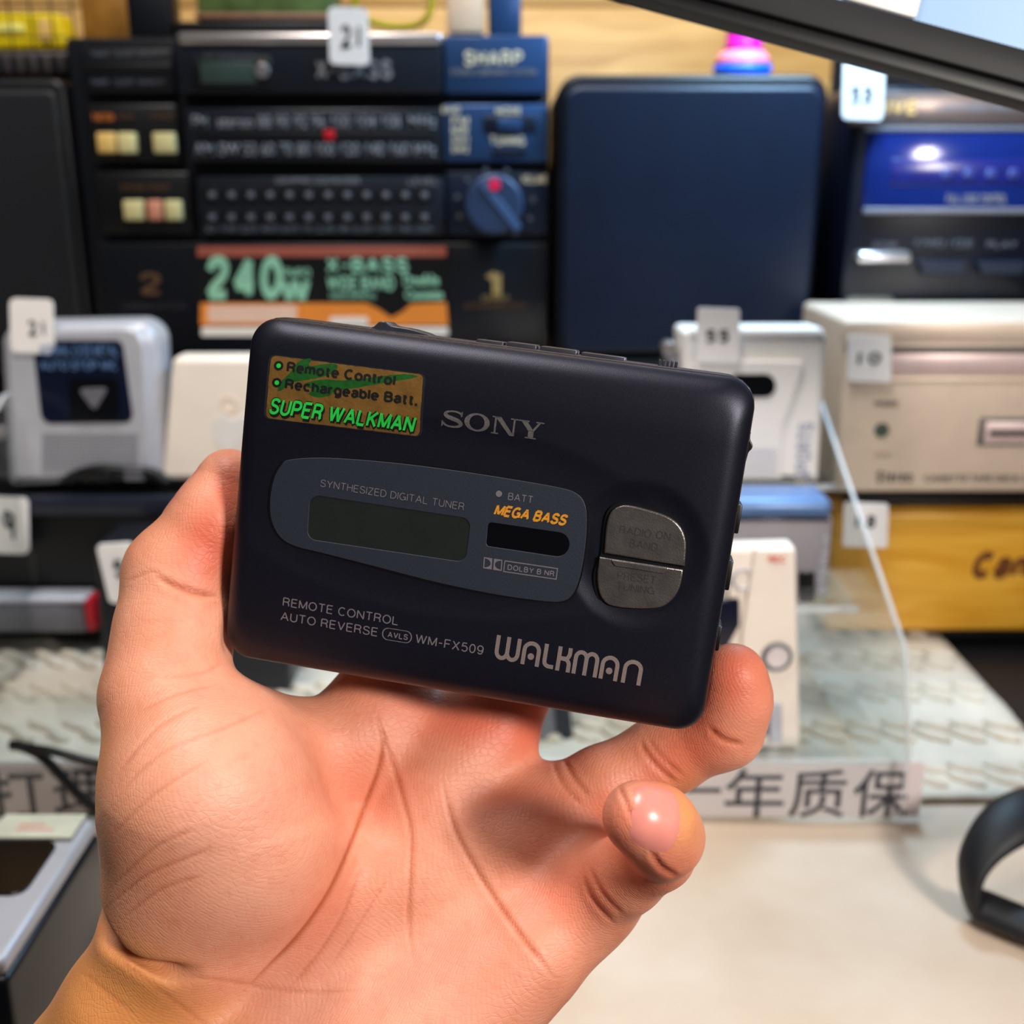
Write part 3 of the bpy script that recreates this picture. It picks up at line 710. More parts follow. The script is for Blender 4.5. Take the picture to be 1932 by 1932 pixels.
def skin_mat():
    m = bpy.data.materials.new('skin'); m.use_nodes = True; nt = m.node_tree; b = nt.nodes['Principled BSDF']; L = nt.links
    def attr(n): return nd(nt, 'ShaderNodeAttribute', attribute_name=n).outputs['Fac']
    tc = nd(nt, 'ShaderNodeTexCoord')
    def noise(s, d=4., **k):
        n = nd(nt, 'ShaderNodeTexNoise', Scale=s, Detail=d); L.new(tc.outputs['Object'], n.inputs['Vector']); return n.outputs['Fac']
    def mix(f, a, b_):
        x = nd(nt, 'ShaderNodeMix', data_type='RGBA')
        if isinstance(f, float): x.inputs[0].default_value = f
        else: L.new(f, x.inputs[0])
        for s, v in ((6, a), (7, b_)):
            if isinstance(v, tuple): x.inputs[s].default_value = v
            else: L.new(v, x.inputs[s])
        return x.outputs[2]
    def rampf(s, a, c):
        r = nd(nt, 'ShaderNodeMapRange'); r.inputs[1].default_value = a; r.inputs[2].default_value = c; L.new(s, r.inputs[0]); return r.outputs[0]
    c = mix(rampf(noise(55, 6), .35, .65), lin((218, 142, 112)), lin((230, 160, 132)))
    c = mix(attr('pale'), c, lin((234, 172, 150)))
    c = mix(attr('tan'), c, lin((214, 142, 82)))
    c = mix(attr('redness'), c, lin((214, 96, 70)))
    n2 = nd(nt, 'ShaderNodeMath', operation='MULTIPLY'); L.new(rampf(noise(320, 3), .5, .75), n2.inputs[0]); n2.inputs[1].default_value = .16
    c = mix(n2.outputs[0], c, lin((196, 92, 62)))
    c = mix(attr('crease'), c, lin((172, 84, 46)))
    L.new(c, b.inputs['Base Color'])
    b.inputs['Roughness'].default_value = .50; b.inputs['Specular IOR Level'].default_value = .42
    b.inputs['Subsurface Weight'].default_value = .17; b.inputs['Subsurface Radius'].default_value = (1, .30, .15); b.inputs['Subsurface Scale'].default_value = .0045
    # fine relief: skin ridges (bent waves) and cross lines
    wv = nd(nt, 'ShaderNodeTexWave', Scale=520., Distortion=5., Detail=2.); wv.inputs['Detail Scale'].default_value = .25
    mp = nd(nt, 'ShaderNodeMapping'); mp.inputs['Rotation'].default_value = (.3, .5, .9); L.new(tc.outputs['Object'], mp.inputs[0]); L.new(mp.outputs[0], wv.inputs['Vector'])
    vo = nd(nt, 'ShaderNodeTexVoronoi', feature='DISTANCE_TO_EDGE', Scale=700.); mp2 = nd(nt, 'ShaderNodeMapping'); mp2.inputs['Rotation'].default_value = (.2, .3, .7); mp2.inputs['Scale'].default_value = (.55, 1.2, 1.)
    L.new(tc.outputs['Object'], mp2.inputs[0]); L.new(mp2.outputs[0], vo.inputs['Vector'])
    v1 = nd(nt, 'ShaderNodeMath', operation='MULTIPLY'); L.new(rampf(vo.outputs['Distance'], 0., .12), v1.inputs[0]); v1.inputs[1].default_value = .55
    v2 = nd(nt, 'ShaderNodeMath', operation='MULTIPLY_ADD'); L.new(wv.outputs['Fac'], v2.inputs[0]); v2.inputs[1].default_value = .35; L.new(v1.outputs[0], v2.inputs[2])
    v3 = nd(nt, 'ShaderNodeMath', operation='MULTIPLY_ADD'); L.new(noise(900, 4), v3.inputs[0]); v3.inputs[1].default_value = .6; L.new(v2.outputs[0], v3.inputs[2])
    bp = nd(nt, 'ShaderNodeBump', Strength=.42, Distance=.00015); L.new(v3.outputs[0], bp.inputs['Height']); L.new(bp.outputs['Normal'], b.inputs['Normal'])
    return m
hme, hloc, ho0 = build_hand()
hand = link('person', hme, skin_mat())
hand.location = hloc
tag(hand, 'bare left hand and wrist gripping the cassette player between thumb and fingers', 'person')

def nail_mat():
    m = mat('nail', (228, 138, 126), .3, 0, .06, 200, .05, 500); b = m.node_tree.nodes['Principled BSDF']
    b.inputs['Subsurface Weight'].default_value = .15; b.inputs['Subsurface Scale'].default_value = .003; b.inputs['Subsurface Radius'].default_value = (1, .35, .2)
    return m
def nail(base, tip, dorsal, name='fingernail', half=58, v0=-.1, v1=1.25, lift=.22):
    """curved plate over the last finger bone, found on the skin itself"""
    ax = (tip-base); Ln = np.linalg.norm(ax); ax = ax/Ln
    n = dorsal-ax*(dorsal@ax); n /= np.linalg.norm(n); s = np.cross(ax, n)
    nu, nv = 15, 13; G = np.zeros((nv, nu, 3))
    for j in range(nv):
        v = v0+(v1-v0)*j/(nv-1)
        e = abs(2*j/(nv-1)-1)
        wf = (1-max(0, (e-.55)/.45)**2.4*.42)                       # rounded ends
        for i in range(nu):
            a = math.radians(half*wf*(2*i/(nu-1)-1)); d = n*math.cos(a)+s*math.sin(a)
            o = base+ax*Ln*v; t = np.linspace(0, 16, 65)
            val = hand_sdf((o+t[:, None]*d).astype(np.float32)); k = np.argmax(val > 0)
            tt = t[k-1]+(t[k]-t[k-1])*(-val[k-1])/(val[k]-val[k-1]+1e-9) if k > 0 else 0
            edge = 1-max(abs(2*i/(nu-1)-1)**6, e**8)
            G[j, i] = o+d*(tt+lift*edge-.05)
    W = (G.reshape(-1, 3)-ho0)@CAMR.T*MM
    F = [(j*nu+i, j*nu+i+1, (j+1)*nu+i+1, (j+1)*nu+i) for j in range(nv-1) for i in range(nu-1)]
    me = bpy.data.meshes.new('nail'); me.from_pydata(W.tolist(), [], F); me.update()
    if sum(float(p.normal @ Vector(CAMR@n)) for p in me.polygons) < 0: me.flip_normals()
    bm = bmesh.new(); bm.from_mesh(me); bm.normal_update(); top = list(bm.faces)
    nrm = {v: v.normal.copy() for v in bm.verts}; r = bmesh.ops.extrude_face_region(bm, geom=top)
    for v, q in [(v, v.normal.copy()) for v in r['geom'] if isinstance(v, bmesh.types.BMVert)]: pass
    for v, q in nrm.items():
        if v.is_valid: v.co -= q*.0004
    bmesh.ops.recalc_face_normals(bm, faces=bm.faces); bm.to_mesh(me); bm.free(); smooth_by_angle(me, 60)
    return link(name, me, nail_mat(), hand)
nail(H(1236, 1545, 225).astype(float), H(1152, 1524, 221).astype(float), np.array([.08, .32, 1.]), half=46, v0=.0, v1=.95, lift=.34)
nail(THUMB[4][0].astype(float), THUMB[5][0].astype(float), np.array([-.95, .1, -.35]), 'thumbnail', v0=-.3)
nail(RING[4][0].astype(float), RING[5][0].astype(float), np.array([.8, .1, -.75]))
nail(INDEX[2][0].astype(float), INDEX[3][0].astype(float), np.array([0, .1, -1.]), v0=.2)
nail(MIDDLE[2][0].astype(float), MIDDLE[3][0].astype(float), np.array([0, .1, -1.]), v0=.2)

# ================================================================== THE SHOP TABLE AND EVERYTHING ON IT
WL = {}
def root(name, wloc, label, cat, group=None):
    o = thing(name, Vector(wloc), label, cat, group); WL[o] = Vector(wloc); return o
def put(name, me, wloc, m, parent=None, label=None):
    o = link(name, me, m, parent); w = Vector(wloc); WL[o] = w
    o.location = w-WL[parent] if parent is not None else w
    if label: o['label'] = label
    return o
def X_(px, py, Y): return float(at(px, py, Y)[0])
def Z_(py, Y): return float(at(CX, py, Y)[2])
def vrect(x0, y0, x1, y1, Y):
    ym = (y0+y1)/2; return X_(x0, ym, Y), X_(x1, ym, Y), Z_(y1, Y), Z_(y0, Y)
def vbox(name, x0, y0, x1, y1, Y, depth, m, bev=.001, parent=None, label=None, seg=2):
    """upright box whose front (towards the viewer) stands at distance Y"""
    a, b, c, d = vrect(x0, y0, x1, y1, Y)
    me = smooth_by_angle(mesh_bm(box_bm((b-a, depth, d-c), bev, seg)), 45)
    return put(name, me, ((a+b)/2, Y+depth/2, (c+d)/2), m, parent, label)
UP = Matrix(((1, 0, 0), (0, 0, -1), (0, 1, 0))).to_4x4()       # local x,y,z -> X, Z, -Y  (z towards the viewer)
def vplate(name, loops, Y, depth, m, bev=0., parent=None, label=None):
    """plate cut along photo outlines, standing upright at distance Y"""
    W = [[at(x, y, Y) for x, y in L] for L in loops]; c = np.mean(W[0], axis=0)
    me = flat_loops([[(p[0]-c[0], p[2]-c[2]) for p in L] for L in W], depth, bev)
    me.transform(UP); smooth_by_angle(me, 45)
    return put(name, me, (c[0], Y, c[2]), m, parent, label)
def vtext(s, x0, y0, x1, y1, Y, m, parent, bold=0., shear=0., space=1., name='lettering', caps=None, t=.0004, line=1., vert=False):
    if len(s) < 24 and all(ch in GL or ch == ' ' for ch in s): me = stroke_text(s, .12+bold*1.6, space, shear); caps = None
    else: me = text_mesh(s, bold*.5, shear, space, line=line)
    return vmesh(me, x0, y0, x1, y1, Y, m, parent, name, caps, t, vert)
def vmesh(me, x0, y0, x1, y1, Y, m, parent, name, caps=None, t=.0004, vert=False):
    if vert: me.transform(Matrix.Rotation(math.pi/2, 4, 'Z'))
    fit_unit(me, caps); a, b, c, d = vrect(x0, y0, x1, y1, Y)
    me.transform(Matrix.Diagonal((b-a, d-c, 1, 1))); solid_bit(me, t); me.transform(UP)
    return put(name, me, (a, Y, c), m, parent)
def disc(r, dep, n=28, bev=.0): return flat_loops([[(r*math.cos(k*math.tau/n), r*math.sin(k*math.tau/n)) for k in range(n)]], dep, bev)
def vdisc(name, px, py, rpx, Y, dep, m, parent, bev=.0005, label=None, n=28):
    c = at(px, py, Y); r = X_(px+rpx, py, Y)-c[0]
    me = disc(r, dep, n, bev); me.transform(UP); smooth_by_angle(me, 45)
    return put(name, me, (c[0], Y, c[2]), m, parent, label)
def vring(name, px, py, r1, r2, Y, dep, m, parent, n=32, label=None):
    c = at(px, py, Y); k_ = X_(px+1, py, Y)-c[0]
    f = lambda r: [(r*k_*math.cos(k*math.tau/n), r*k_*math.sin(k*math.tau/n)) for k in range(n)]
    me = flat_loops([f(r1), f(r2)], dep, dep*.2); me.transform(UP); smooth_by_angle(me, 45)
    return put(name, me, (c[0], Y, c[2]), m, parent, label)
def rr(x0, y0, x1, y1, r): return round_loop([(x0, y0), (x1, y0), (x1, y1), (x0, y1)], r)
def tube_me(pts, r, n=10, flat=1., up=(0, 0, 1)):
    pts = [np.array(p, float) for p in pts]; bm = bmesh.new(); R = []
    for i, p in enumerate(pts):
        d = pts[min(i+1, len(pts)-1)]-pts[max(i-1, 0)]; d /= np.linalg.norm(d)
        s = np.cross(d, up); s /= np.linalg.norm(s)+1e-9; u = np.cross(s, d); rr_ = r[i] if hasattr(r, '__len__') else r
        R.append([bm.verts.new(tuple(p+s*rr_*flat*math.cos(k*math.tau/n)+u*rr_*math.sin(k*math.tau/n))) for k in range(n)])
    for A, B in zip(R, R[1:]):
        for k in range(n): bm.faces.new((A[k], A[(k+1) % n], B[(k+1) % n], B[k]))
    bm.faces.new(R[0][::-1]); bm.faces.new(R[-1]); bmesh.ops.recalc_face_normals(bm, faces=bm.faces)
    return mesh_bm(bm, True)
def lathe_me(prof, n=32):
    bm = bmesh.new(); R = [[bm.verts.new((r*math.cos(k*math.tau/n), r*math.sin(k*math.tau/n), z)) for k in range(n)] for r, z in prof]
    for A, B in zip(R, R[1:]):
        for k in range(n): bm.faces.new((A[k], A[(k+1) % n], B[(k+1) % n], B[k]))
    bm.faces.new(R[0][::-1]); bm.faces.new(R[-1]); bmesh.ops.recalc_face_normals(bm, faces=bm.faces)
    return mesh_bm(bm, True)
def local_pts(P_, o): return [np.array(p)-np.array(o) for p in P_]

# ---------------------------------------------------------------- materials
M_blk = mat('black_plastic', (5, 6, 10), .45, 0, .15, 80, .1, 900)
M_stereo = mat('stereo_black', (8, 11, 20), .42, 0, .1, 40, .08, 900)
M_navy = mat('speaker_navy', (12, 24, 46), .42, .1, .12, 30, .12, 1500)
M_spk = mat('speaker_black', (5, 9, 17), .6, 0, .1, 40, .15, 1500)
M_dial = mat('stereo_dial_grey', (30, 34, 44), .35, .2, .1, 50)
M_blue = mat('stereo_blue_panel', (44, 74, 118), .34, .3, .08, 30, .05, 900)
M_bright = mat('brushed_silver', (214, 206, 206), .28, .85, .05, 80)
M_cream = mat('cream_key', (226, 212, 152), .5, 0, .06)
M_amber = mat('amber_key', (232, 190, 110), .5, 0, .06)
M_salmon = mat('salmon_key', (226, 150, 120), .5, 0, .06)
M_txt = mat('grey_print', (128, 128, 136), .5, 0, .05)
M_txtd = mat('dim_print', (84, 88, 98), .5, 0, .05)
M_gold = mat('gold_print', (214, 184, 120), .35, .5, .08)
M_goldw = mat('pale_gold_print', (238, 226, 196), .4, .2, .05)
M_brown = mat('brown_print', (96, 66, 46), .5, 0, .08)
M_mint = mat('mint_print', (156, 214, 178), .5, 0, .08)
M_orange = mat('orange_band', (250, 146, 54), .5, 0, .05)
M_peach = mat('peach_band', (250, 206, 180), .5, 0, .05)
M_rust = mat('rust_band', (176, 92, 74), .5, 0, .08)
M_white = mat('white_plastic', (240, 236, 232), .4, 0, .03, 40)
M_warmw = mat('warm_white_plastic', (250, 238, 226), .45, 0, .03, 40)
M_silver = mat('silver_plastic', (196, 198, 208), .38, .25, .05, 60, .1, 1500)
M_silverd = mat('grey_plastic', (112, 112, 122), .42, .15, .06, 60)
M_window = mat('dark_window', (14, 20, 42), .15, 0, .1, 60)
M_winblk = mat('black_window', (8, 9, 13), .15, 0, .1, 60)
M_bluewin = mat('blue_window', (22, 42, 116), .12, .1, .2, 18)
M_champ = mat('champagne_metal', (226, 204, 184), .42, .25, .04, 60, .1, 1200)
M_champd = mat('champagne_groove', (92, 88, 82), .5, .1, .06)
M_red = mat('red_plastic', (200, 24, 40), .4, 0, .1)
M_pink = mat('magenta_plastic', (240, 28, 170), .4, 0, .06)
M_coral = mat('pink_plastic', (250, 130, 150), .4, 0, .06)
M_cobalt = mat('cobalt_plastic', (10, 96, 230), .4, 0, .06)
M_yellow = mat('yellow_plastic', (236, 206, 10), .4, 0, .08, 20)
M_tag = mat('price_tag_paper', (246, 242, 242), .6, 0, .02)
M_ink = mat('tag_ink', (44, 50, 60), .6, 0, .1)
M_paper = mat('sign_paper', (228, 214, 216), .7, 0, .03)
M_signink = mat('sign_ink', (28, 28, 50), .6, 0, .05)
M_steel = mat('grey_blue_plastic', (96, 128, 176), .35, .2, .08)
def wood_mat(name, c1, c2, rough=.45, scale=7., stretch=(1, 1, 14), dist=3.):
    m = bpy.data.materials.new(name); m.use_nodes = True; nt = m.node_tree; b = nt.nodes['Principled BSDF']
    tc = nd(nt, 'ShaderNodeTexCoord'); mp = nd(nt, 'ShaderNodeMapping'); mp.inputs['Scale'].default_value = stretch
    n = nd(nt, 'ShaderNodeTexNoise', Scale=scale, Detail=6., Distortion=dist)
    r = nd(nt, 'ShaderNodeValToRGB'); r.color_ramp.elements[0].position = .3; r.color_ramp.elements[1].position = .72
    r.color_ramp.elements[0].color = lin(c1); r.color_ramp.elements[1].color = lin(c2)
    L = nt.links; L.new(tc.outputs['Object'], mp.inputs[0]); L.new(mp.outputs[0], n.inputs['Vector']); L.new(n.outputs['Fac'], r.inputs[0]); L.new(r.outputs[0], b.inputs['Base Color'])
    b.inputs['Roughness'].default_value = rough; return m
M_pine = wood_mat('pine_board', (196, 146, 78), (232, 186, 116), .5, 5., (1, 1, 9), 1.2)
M_bamboo = wood_mat('yellow_wood', (208, 142, 22), (242, 188, 74), .35, 9., (1, 1, 9), 1.)
def cloth_mat():
    m = bpy.data.materials.new('beige_linen'); m.use_nodes = True; nt = m.node_tree; b = nt.nodes['Principled BSDF']; L = nt.links
    tc = nd(nt, 'ShaderNodeTexCoord')
    n = nd(nt, 'ShaderNodeTexNoise', Scale=14., Detail=4.); L.new(tc.outputs['Object'], n.inputs['Vector'])
    r = nd(nt, 'ShaderNodeValToRGB'); r.color_ramp.elements[0].position = .3; r.color_ramp.elements[1].position = .7
    r.color_ramp.elements[0].color = lin((214, 190, 166)); r.color_ramp.elements[1].color = lin((230, 212, 194))
    L.new(n.outputs['Fac'], r.inputs[0]); L.new(r.outputs[0], b.inputs['Base Color'])
    s = nd(nt, 'ShaderNodeSeparateXYZ'); L.new(tc.outputs['Object'], s.inputs[0]); h_ = None
    for ax in (0, 1):
        k = nd(nt, 'ShaderNodeMath', operation='MULTIPLY'); L.new(s.outputs[ax], k.inputs[0]); k.inputs[1].default_value = 4200.
        q = nd(nt, 'ShaderNodeMath', operation='SINE'); L.new(k.outputs[0], q.inputs[0])
        if h_ is None: h_ = q.outputs[0]
        else:
            a = nd(nt, 'ShaderNodeMath', operation='MULTIPLY'); L.new(h_, a.inputs[0]); L.new(q.outputs[0], a.inputs[1]); h_ = a.outputs[0]
    bp = nd(nt, 'ShaderNodeBump', Strength=.5, Distance=.0004); L.new(h_, bp.inputs['Height']); L.new(bp.outputs[0], b.inputs['Normal'])
    b.inputs['Roughness'].default_value = .85; b.inputs['Sheen Weight'].default_value = .1; return m
M_cloth = cloth_mat()
M_lace = mat('white_crochet', (212, 204, 190), .85, 0, .07, 60, .6, 900)
def acrylic_mat():
    m = bpy.data.materials.new('clear_acrylic'); m.use_nodes = True; nt = m.node_tree; nt.nodes.clear(); L = nt.links
    out = nd(nt, 'ShaderNodeOutputMaterial'); t = nd(nt, 'ShaderNodeBsdfTransparent'); t.inputs[0].default_value = (.95, .97, .97, 1)
    g = nd(nt, 'ShaderNodeBsdfGlossy'); g.inputs['Roughness'].default_value = .06
    lw = nd(nt, 'ShaderNodeLayerWeight'); f = nd(nt, 'ShaderNodeMath', operation='POWER'); L.new(lw.outputs['Facing'], f.inputs[0]); f.inputs[1].default_value = 5.
    n = nd(nt, 'ShaderNodeTexNoise', Scale=40.); k = nd(nt, 'ShaderNodeMath', operation='MULTIPLY_ADD'); L.new(n.outputs['Fac'], k.inputs[0]); k.inputs[1].default_value = .06; L.new(f.outputs[0], k.inputs[2])
    x = nd(nt, 'ShaderNodeMixShader'); L.new(k.outputs[0], x.inputs[0]); L.new(t.outputs[0], x.inputs[1]); L.new(g.outputs[0], x.inputs[2]); L.new(x.outputs[0], out.inputs[0]); return m
M_acr = acrylic_mat()
def edge_mat():
    m = bpy.data.materials.new('acrylic_edge'); m.use_nodes = True; nt = m.node_tree; b = nt.nodes['Principled BSDF']
    n = nd(nt, 'ShaderNodeTexNoise', Scale=90.); r = nd(nt, 'ShaderNodeMapRange'); r.inputs[3].default_value = .35; r.inputs[4].default_value = .6
    nt.links.new(n.outputs['Fac'], r.inputs[0]); nt.links.new(r.outputs[0], b.inputs['Alpha']); b.inputs['Base Color'].default_value = lin((236, 238, 240)); b.inputs['Roughness'].default_value = .25; return m
M_edge = edge_mat()
def mesh_grille_mat():
    """pale blue perforated sheet: a staggered field of small dark holes, in the sheet's own coordinates"""
    m = bpy.data.materials.new('blue_perforated'); m.use_nodes = True; nt = m.node_tree; b = nt.nodes['Principled BSDF']; L = nt.links
    tc = nd(nt, 'ShaderNodeTexCoord'); mp = nd(nt, 'ShaderNodeMapping'); mp.inputs['Scale'].default_value = (1000, 1000, 0); mp.inputs['Rotation'].default_value = (0, 0, math.radians(45))
    L.new(tc.outputs['Object'], mp.inputs[0])
    v = nd(nt, 'ShaderNodeTexVoronoi', Scale=1.05, Randomness=0.); L.new(mp.outputs[0], v.inputs['Vector'])
    r = nd(nt, 'ShaderNodeValToRGB'); r.color_ramp.elements[0].position = .22; r.color_ramp.elements[1].position = .36
    r.color_ramp.elements[0].color = lin((92, 140, 196)); r.color_ramp.elements[1].color = lin((170, 206, 246))
    L.new(v.outputs['Distance'], r.inputs[0]); L.new(r.outputs[0], b.inputs['Base Color']); b.inputs['Roughness'].default_value = .5; return m

# ---------------------------------------------------------------- room: floor, back wall of pine boards, table
fl = link('floor', mesh_bm(box_bm((4, 4, .02))), mat('floor_tile', (70, 66, 62), .6, 0, .1, 4)); fl.location = (0, 1, -.77); tag(fl, kind='structure')
WALLY = 1.30
wb = link('wall_back', mesh_bm(box_bm((4, .03, 2.6))), mat('wall_dark', (26, 26, 30), .8, 0, .1, 8)); wb.location = (0, WALLY+.06, .54); tag(wb, kind='structure')
x0, x1 = X_(-300, 60, WALLY), X_(1585, 60, WALLY); zt = Z_(210, WALLY); WL[wb] = wb.location.copy()
for k in range(4):
    hgt = .17
    put('plank', smooth_by_angle(mesh_bm(box_bm((x1-x0, .02, hgt-.002), .002))), ((x0+x1)/2, WALLY+.03, zt+.04+hgt*(k+.5)-.10), M_pine, wb)
TX = .322
tb = root('display_table', (0, .85, -.76), 'dark display table under the white cloths, its bare edge at far right', 'table')
put('tabletop', smooth_by_angle(mesh_bm(box_bm((1.7, 1.1, .03), .004))), (0, .85, -.018), mat('dark_table', (13, 14, 19), .5, 0, .1), tb)
for sx in (-.8, .8):
    for sy in (.35, 1.35): put('leg', mesh_bm(box_bm((.05, .05, .727), .004)), (sx, sy, -.3965), MATS['dark_table'], tb)
def sheet(nx, ny, x0, x1, y0, y1, f, th):
    bm = bmesh.new(); G = [[bm.verts.new((x0+(x1-x0)*i/nx, y0+(y1-y0)*j/ny, f(x0+(x1-x0)*i/nx, y0+(y1-y0)*j/ny))) for i in range(nx+1)] for j in range(ny+1)]
    for j in range(ny):
        for i in range(nx): bm.faces.new((G[j][i], G[j][i+1], G[j+1][i+1], G[j+1][i]))
    r = bmesh.ops.extrude_face_region(bm, geom=list(bm.faces)); bmesh.ops.translate(bm, vec=(0, 0, -th), verts=[v for v in r['geom'] if isinstance(v, bmesh.types.BMVert)])
    bmesh.ops.recalc_face_normals(bm, faces=bm.faces); return mesh_bm(bm, True)
fold = lambda x, y: .0006*math.sin(38*x+9*y)+.0007*math.sin(25*y-14*x+1)-.0010
o = put('tablecloth', sheet(70, 60, -.80, TX, .31, 1.2, fold, .0012), (0, 0, 0), M_cloth); tag(o, 'plain beige linen cloth spread over the table, bare at lower right', 'tablecloth')
# crochet runner with rows of leaf stitches
lr = root('crochet_runner', (0, .65, .001), 'white crochet lace runner with rows of leaf stitches under the clear stand', 'table runner')
put('net_ground', sheet(120, 60, -.70, TX-.004, .532, .90, lambda x, y: .0032+.0007*math.sin(420*x+160*y)*math.sin(300*y)+.0006*math.sin(60*y), .0014), (0, 0, 0), M_lace, lr)
bm = bmesh.new(); bmesh.ops.create_uvsphere(bm, u_segments=8, v_segments=5, radius=1); lf = bpy.data.meshes.new('leaf'); bm.to_mesh(lf); bm.free()
bm = bmesh.new()
for r_, yy in enumerate((.548, .600, .652, .704, .756, .808)):
    for k in range(46):
        for s_ in (0, 1):
            xx = -.66+k*.0213+(.006 if s_ else 0)
            if yy > .72 and xx < .08: continue
            M_ = Matrix.Translation((xx, yy-.65+(.013 if s_ else 0), .0035)) @ Matrix.Rotation(math.radians(-38 if not s_ else -24), 4, 'Z') @ Matrix.Diagonal((.0120, .0040, .0034, 1))
            me = lf.copy(); me.transform(M_); bm.from_mesh(me); bpy.data.meshes.remove(me)
bpy.data.meshes.remove(lf)
o = put('leaf_stitches', mesh_bm(bm, True), (0, .65, .001), M_lace, lr); tag(o, kind='stuff')

# ---------------------------------------------------------------- handwritten price tags
DIG = {'0': [[(.5, 1), (.15, .75), (.12, .3), (.5, 0), (.85, .3), (.85, .75), (.5, 1)]], '1': [[(.5, 1), (.45, 0)]],
       '2': [[(.1, .8), (.4, 1), (.8, .8), (.6, .4), (.1, 0), (.9, .03)]], '3': [[(.1, .9), (.6, 1), (.8, .75), (.4, .55), (.85, .3), (.5, 0), (.1, .1)]],
       '5': [[(.85, 1), (.25, 1), (.2, .6), (.6, .62), (.85, .35), (.55, 0), (.1, .08)]], '8': [[(.8, .85), (.4, 1), (.25, .78), (.75, .35), (.55, 0), (.2, .2), (.6, .6), (.8, .85)]],
       '9': [[(.85, .8), (.45, 1), (.15, .7), (.5, .5), (.85, .8), (.75, .3), (.65, 0)]]}
def price_tag(x0, y0, x1, y1, Y, num, box, label, r=10, lean=0):
    c = at((x0+x1)/2, y1, Y); t = root('price_tag', c, label, 'price tag', 'handwritten white price tags')
    L = round_loop([(x0+lean, y0), (x1+lean, y0+3), (x1, y1), (x0, y1-3)], r)
    vplate('card', [L], Y, .0007, M_tag, .0001, t)
    lines = []; n = len(num)
    for i, ch in enumerate(num):
        for L in DIG[ch]: lines.append([tuple(p) for p in np.array(catmull([(q[0]*.8+i, q[1]) for q in L], 4, False))])
    if box: vmesh(stroke_mesh(lines, .22), *box, Y-.0003, M_ink, t, 'handwritten_number', t=.0002)
    return t

# ---------------------------------------------------------------- component stereo in the middle
YS = .88
def Zat(py, Y): return Z_(py, Y)
zs = Zat(672, YS)
rb = root('display_riser', (0, YS+.12, 0), 'long black riser carrying the stereo and its speakers', 'riser')
a, b = X_(-260, 700, YS), X_(2060, 700, YS)
put('riser_top', smooth_by_angle(mesh_bm(box_bm((b-a, .36, .012), .002))), ((a+b)/2, YS+.165, zs-.006), M_blk, rb)
put('riser_front', smooth_by_angle(mesh_bm(box_bm((b-a, .012, zs-.0135), .001))), ((a+b)/2, YS+.03, (zs-.0125)/2+.0005), M_blk, rb)
for xx in (a+.01, b-.01): put('riser_side', smooth_by_angle(mesh_bm(box_bm((.012, .28, zs-.0135), .001))), (xx, YS+.18, (zs-.0125)/2+.0005), M_blk, rb)
st = root('component_stereo', (X_(592, 660, YS), YS+.1, zs), 'four-tier black and blue component stereo with slider rows and a big dial', 'stereo')
vbox('cabinet', 152, 70, 1034, 664, YS+.012, .20, M_stereo, .004, st)
vbox('tuner_module', 152, 92, 328, 176, YS+.002, .012, M_stereo, .002, st)
for y in (97, 150): vtext('TIMER   SLEEP  MEMORY', 172, y, 312, y+10, YS+.0016, M_txtd, st, .03)
vbox('module_slot', 158, 120, 322, 136, YS+.0012, .002, M_blk, .0005, st)
dm = vbox('display_module', 330, 60, 834, 177, YS-.006, .020, M_dial, .003, st)
vbox('top_trim', 333, 60, 833, 84, YS-.0085, .018, M_bright, .003, dm)
vbox('clock_frame', 362, 106, 512, 164, YS-.008, .003, M_blk, .001, dm)
vbox('clock_window', 378, 116, 482, 158, YS-.0088, .002, mat('clock_lcd', (58, 74, 70), .3), .0006, dm)
vdisc('clock_knob', 494, 133, 13, YS-.010, .004, M_bright, dm)
vtext('MULTI CONTROL CLOCK', 385, 100, 480, 110, YS-.0086, M_txtd, dm, .03)
vtext('X-BASS', 596, 112, 740, 150, YS-.0064, M_txt, dm, .06, 0, 1.02)
bp_ = vbox('brand_module', 838, 66, 1034, 177, YS+.001, .013, M_blue, .002, st)
vtext('SHARP', 876, 95, 986, 124, YS+.0006, M_goldw, bp_, .05, 0, 1.0)
vtext('STEREO COMPONENT SYSTEM', 850, 130, 1012, 142, YS+.0006, M_txt, bp_, .04)
vbox('tuner_left', 168, 196, 336, 306, YS+.002, .012, M_blk, .002, st)
vtext('FUNCTION', 176, 214, 214, 228, YS+.0016, mat('orange_print', (214, 120, 50), .5), st, .03)
vtext('TAPE  BAND', 222, 214, 252, 226, YS+.0016, M_brown, st, .02); vtext('STEREO', 284, 214, 330, 226, YS+.0016, M_brown, st, .02)
for x0_, x1_, m_ in ((182, 217, M_amber), (221, 255, M_cream), (288, 329, M_cream)): vbox('push_key', x0_, 250, x1_, 289, YS-.004, .010, m_, .0015, st)
td = vbox('tuning_dial', 352, 204, 836, 306, YS-.001, .012, M_dial, .002, st)
vbox('dial_slot', 372, 248, 820, 262, YS-.0015, .002, M_blk, .0004, td)
vtext('FM  stereo 88 90 92 96 100 104 108  MHz', 362, 218, 822, 242, YS-.0014, M_txt, td, .03)
vtext('AM SW 53 60 70 80 100 120 140 160 kHz', 366, 270, 822, 294, YS-.0014, M_txt, td, .03)
vbox('dial_pointer', 611, 245, 631, 264, YS-.0030, .003, M_red, .0006, td)
tr = vbox('tuner_right', 838, 196, 1034, 306, YS+.001, .013, M_blue, .002, st)
vtext('BAND', 834, 200, 868, 214, YS+.0006, M_goldw, tr, .04)
for k in range(4): vtext(('FM', 'MW', 'SW1', 'SW2')[k], 852, 220+k*18, 884, 234+k*18, YS+.0006, M_goldw, tr, .04)
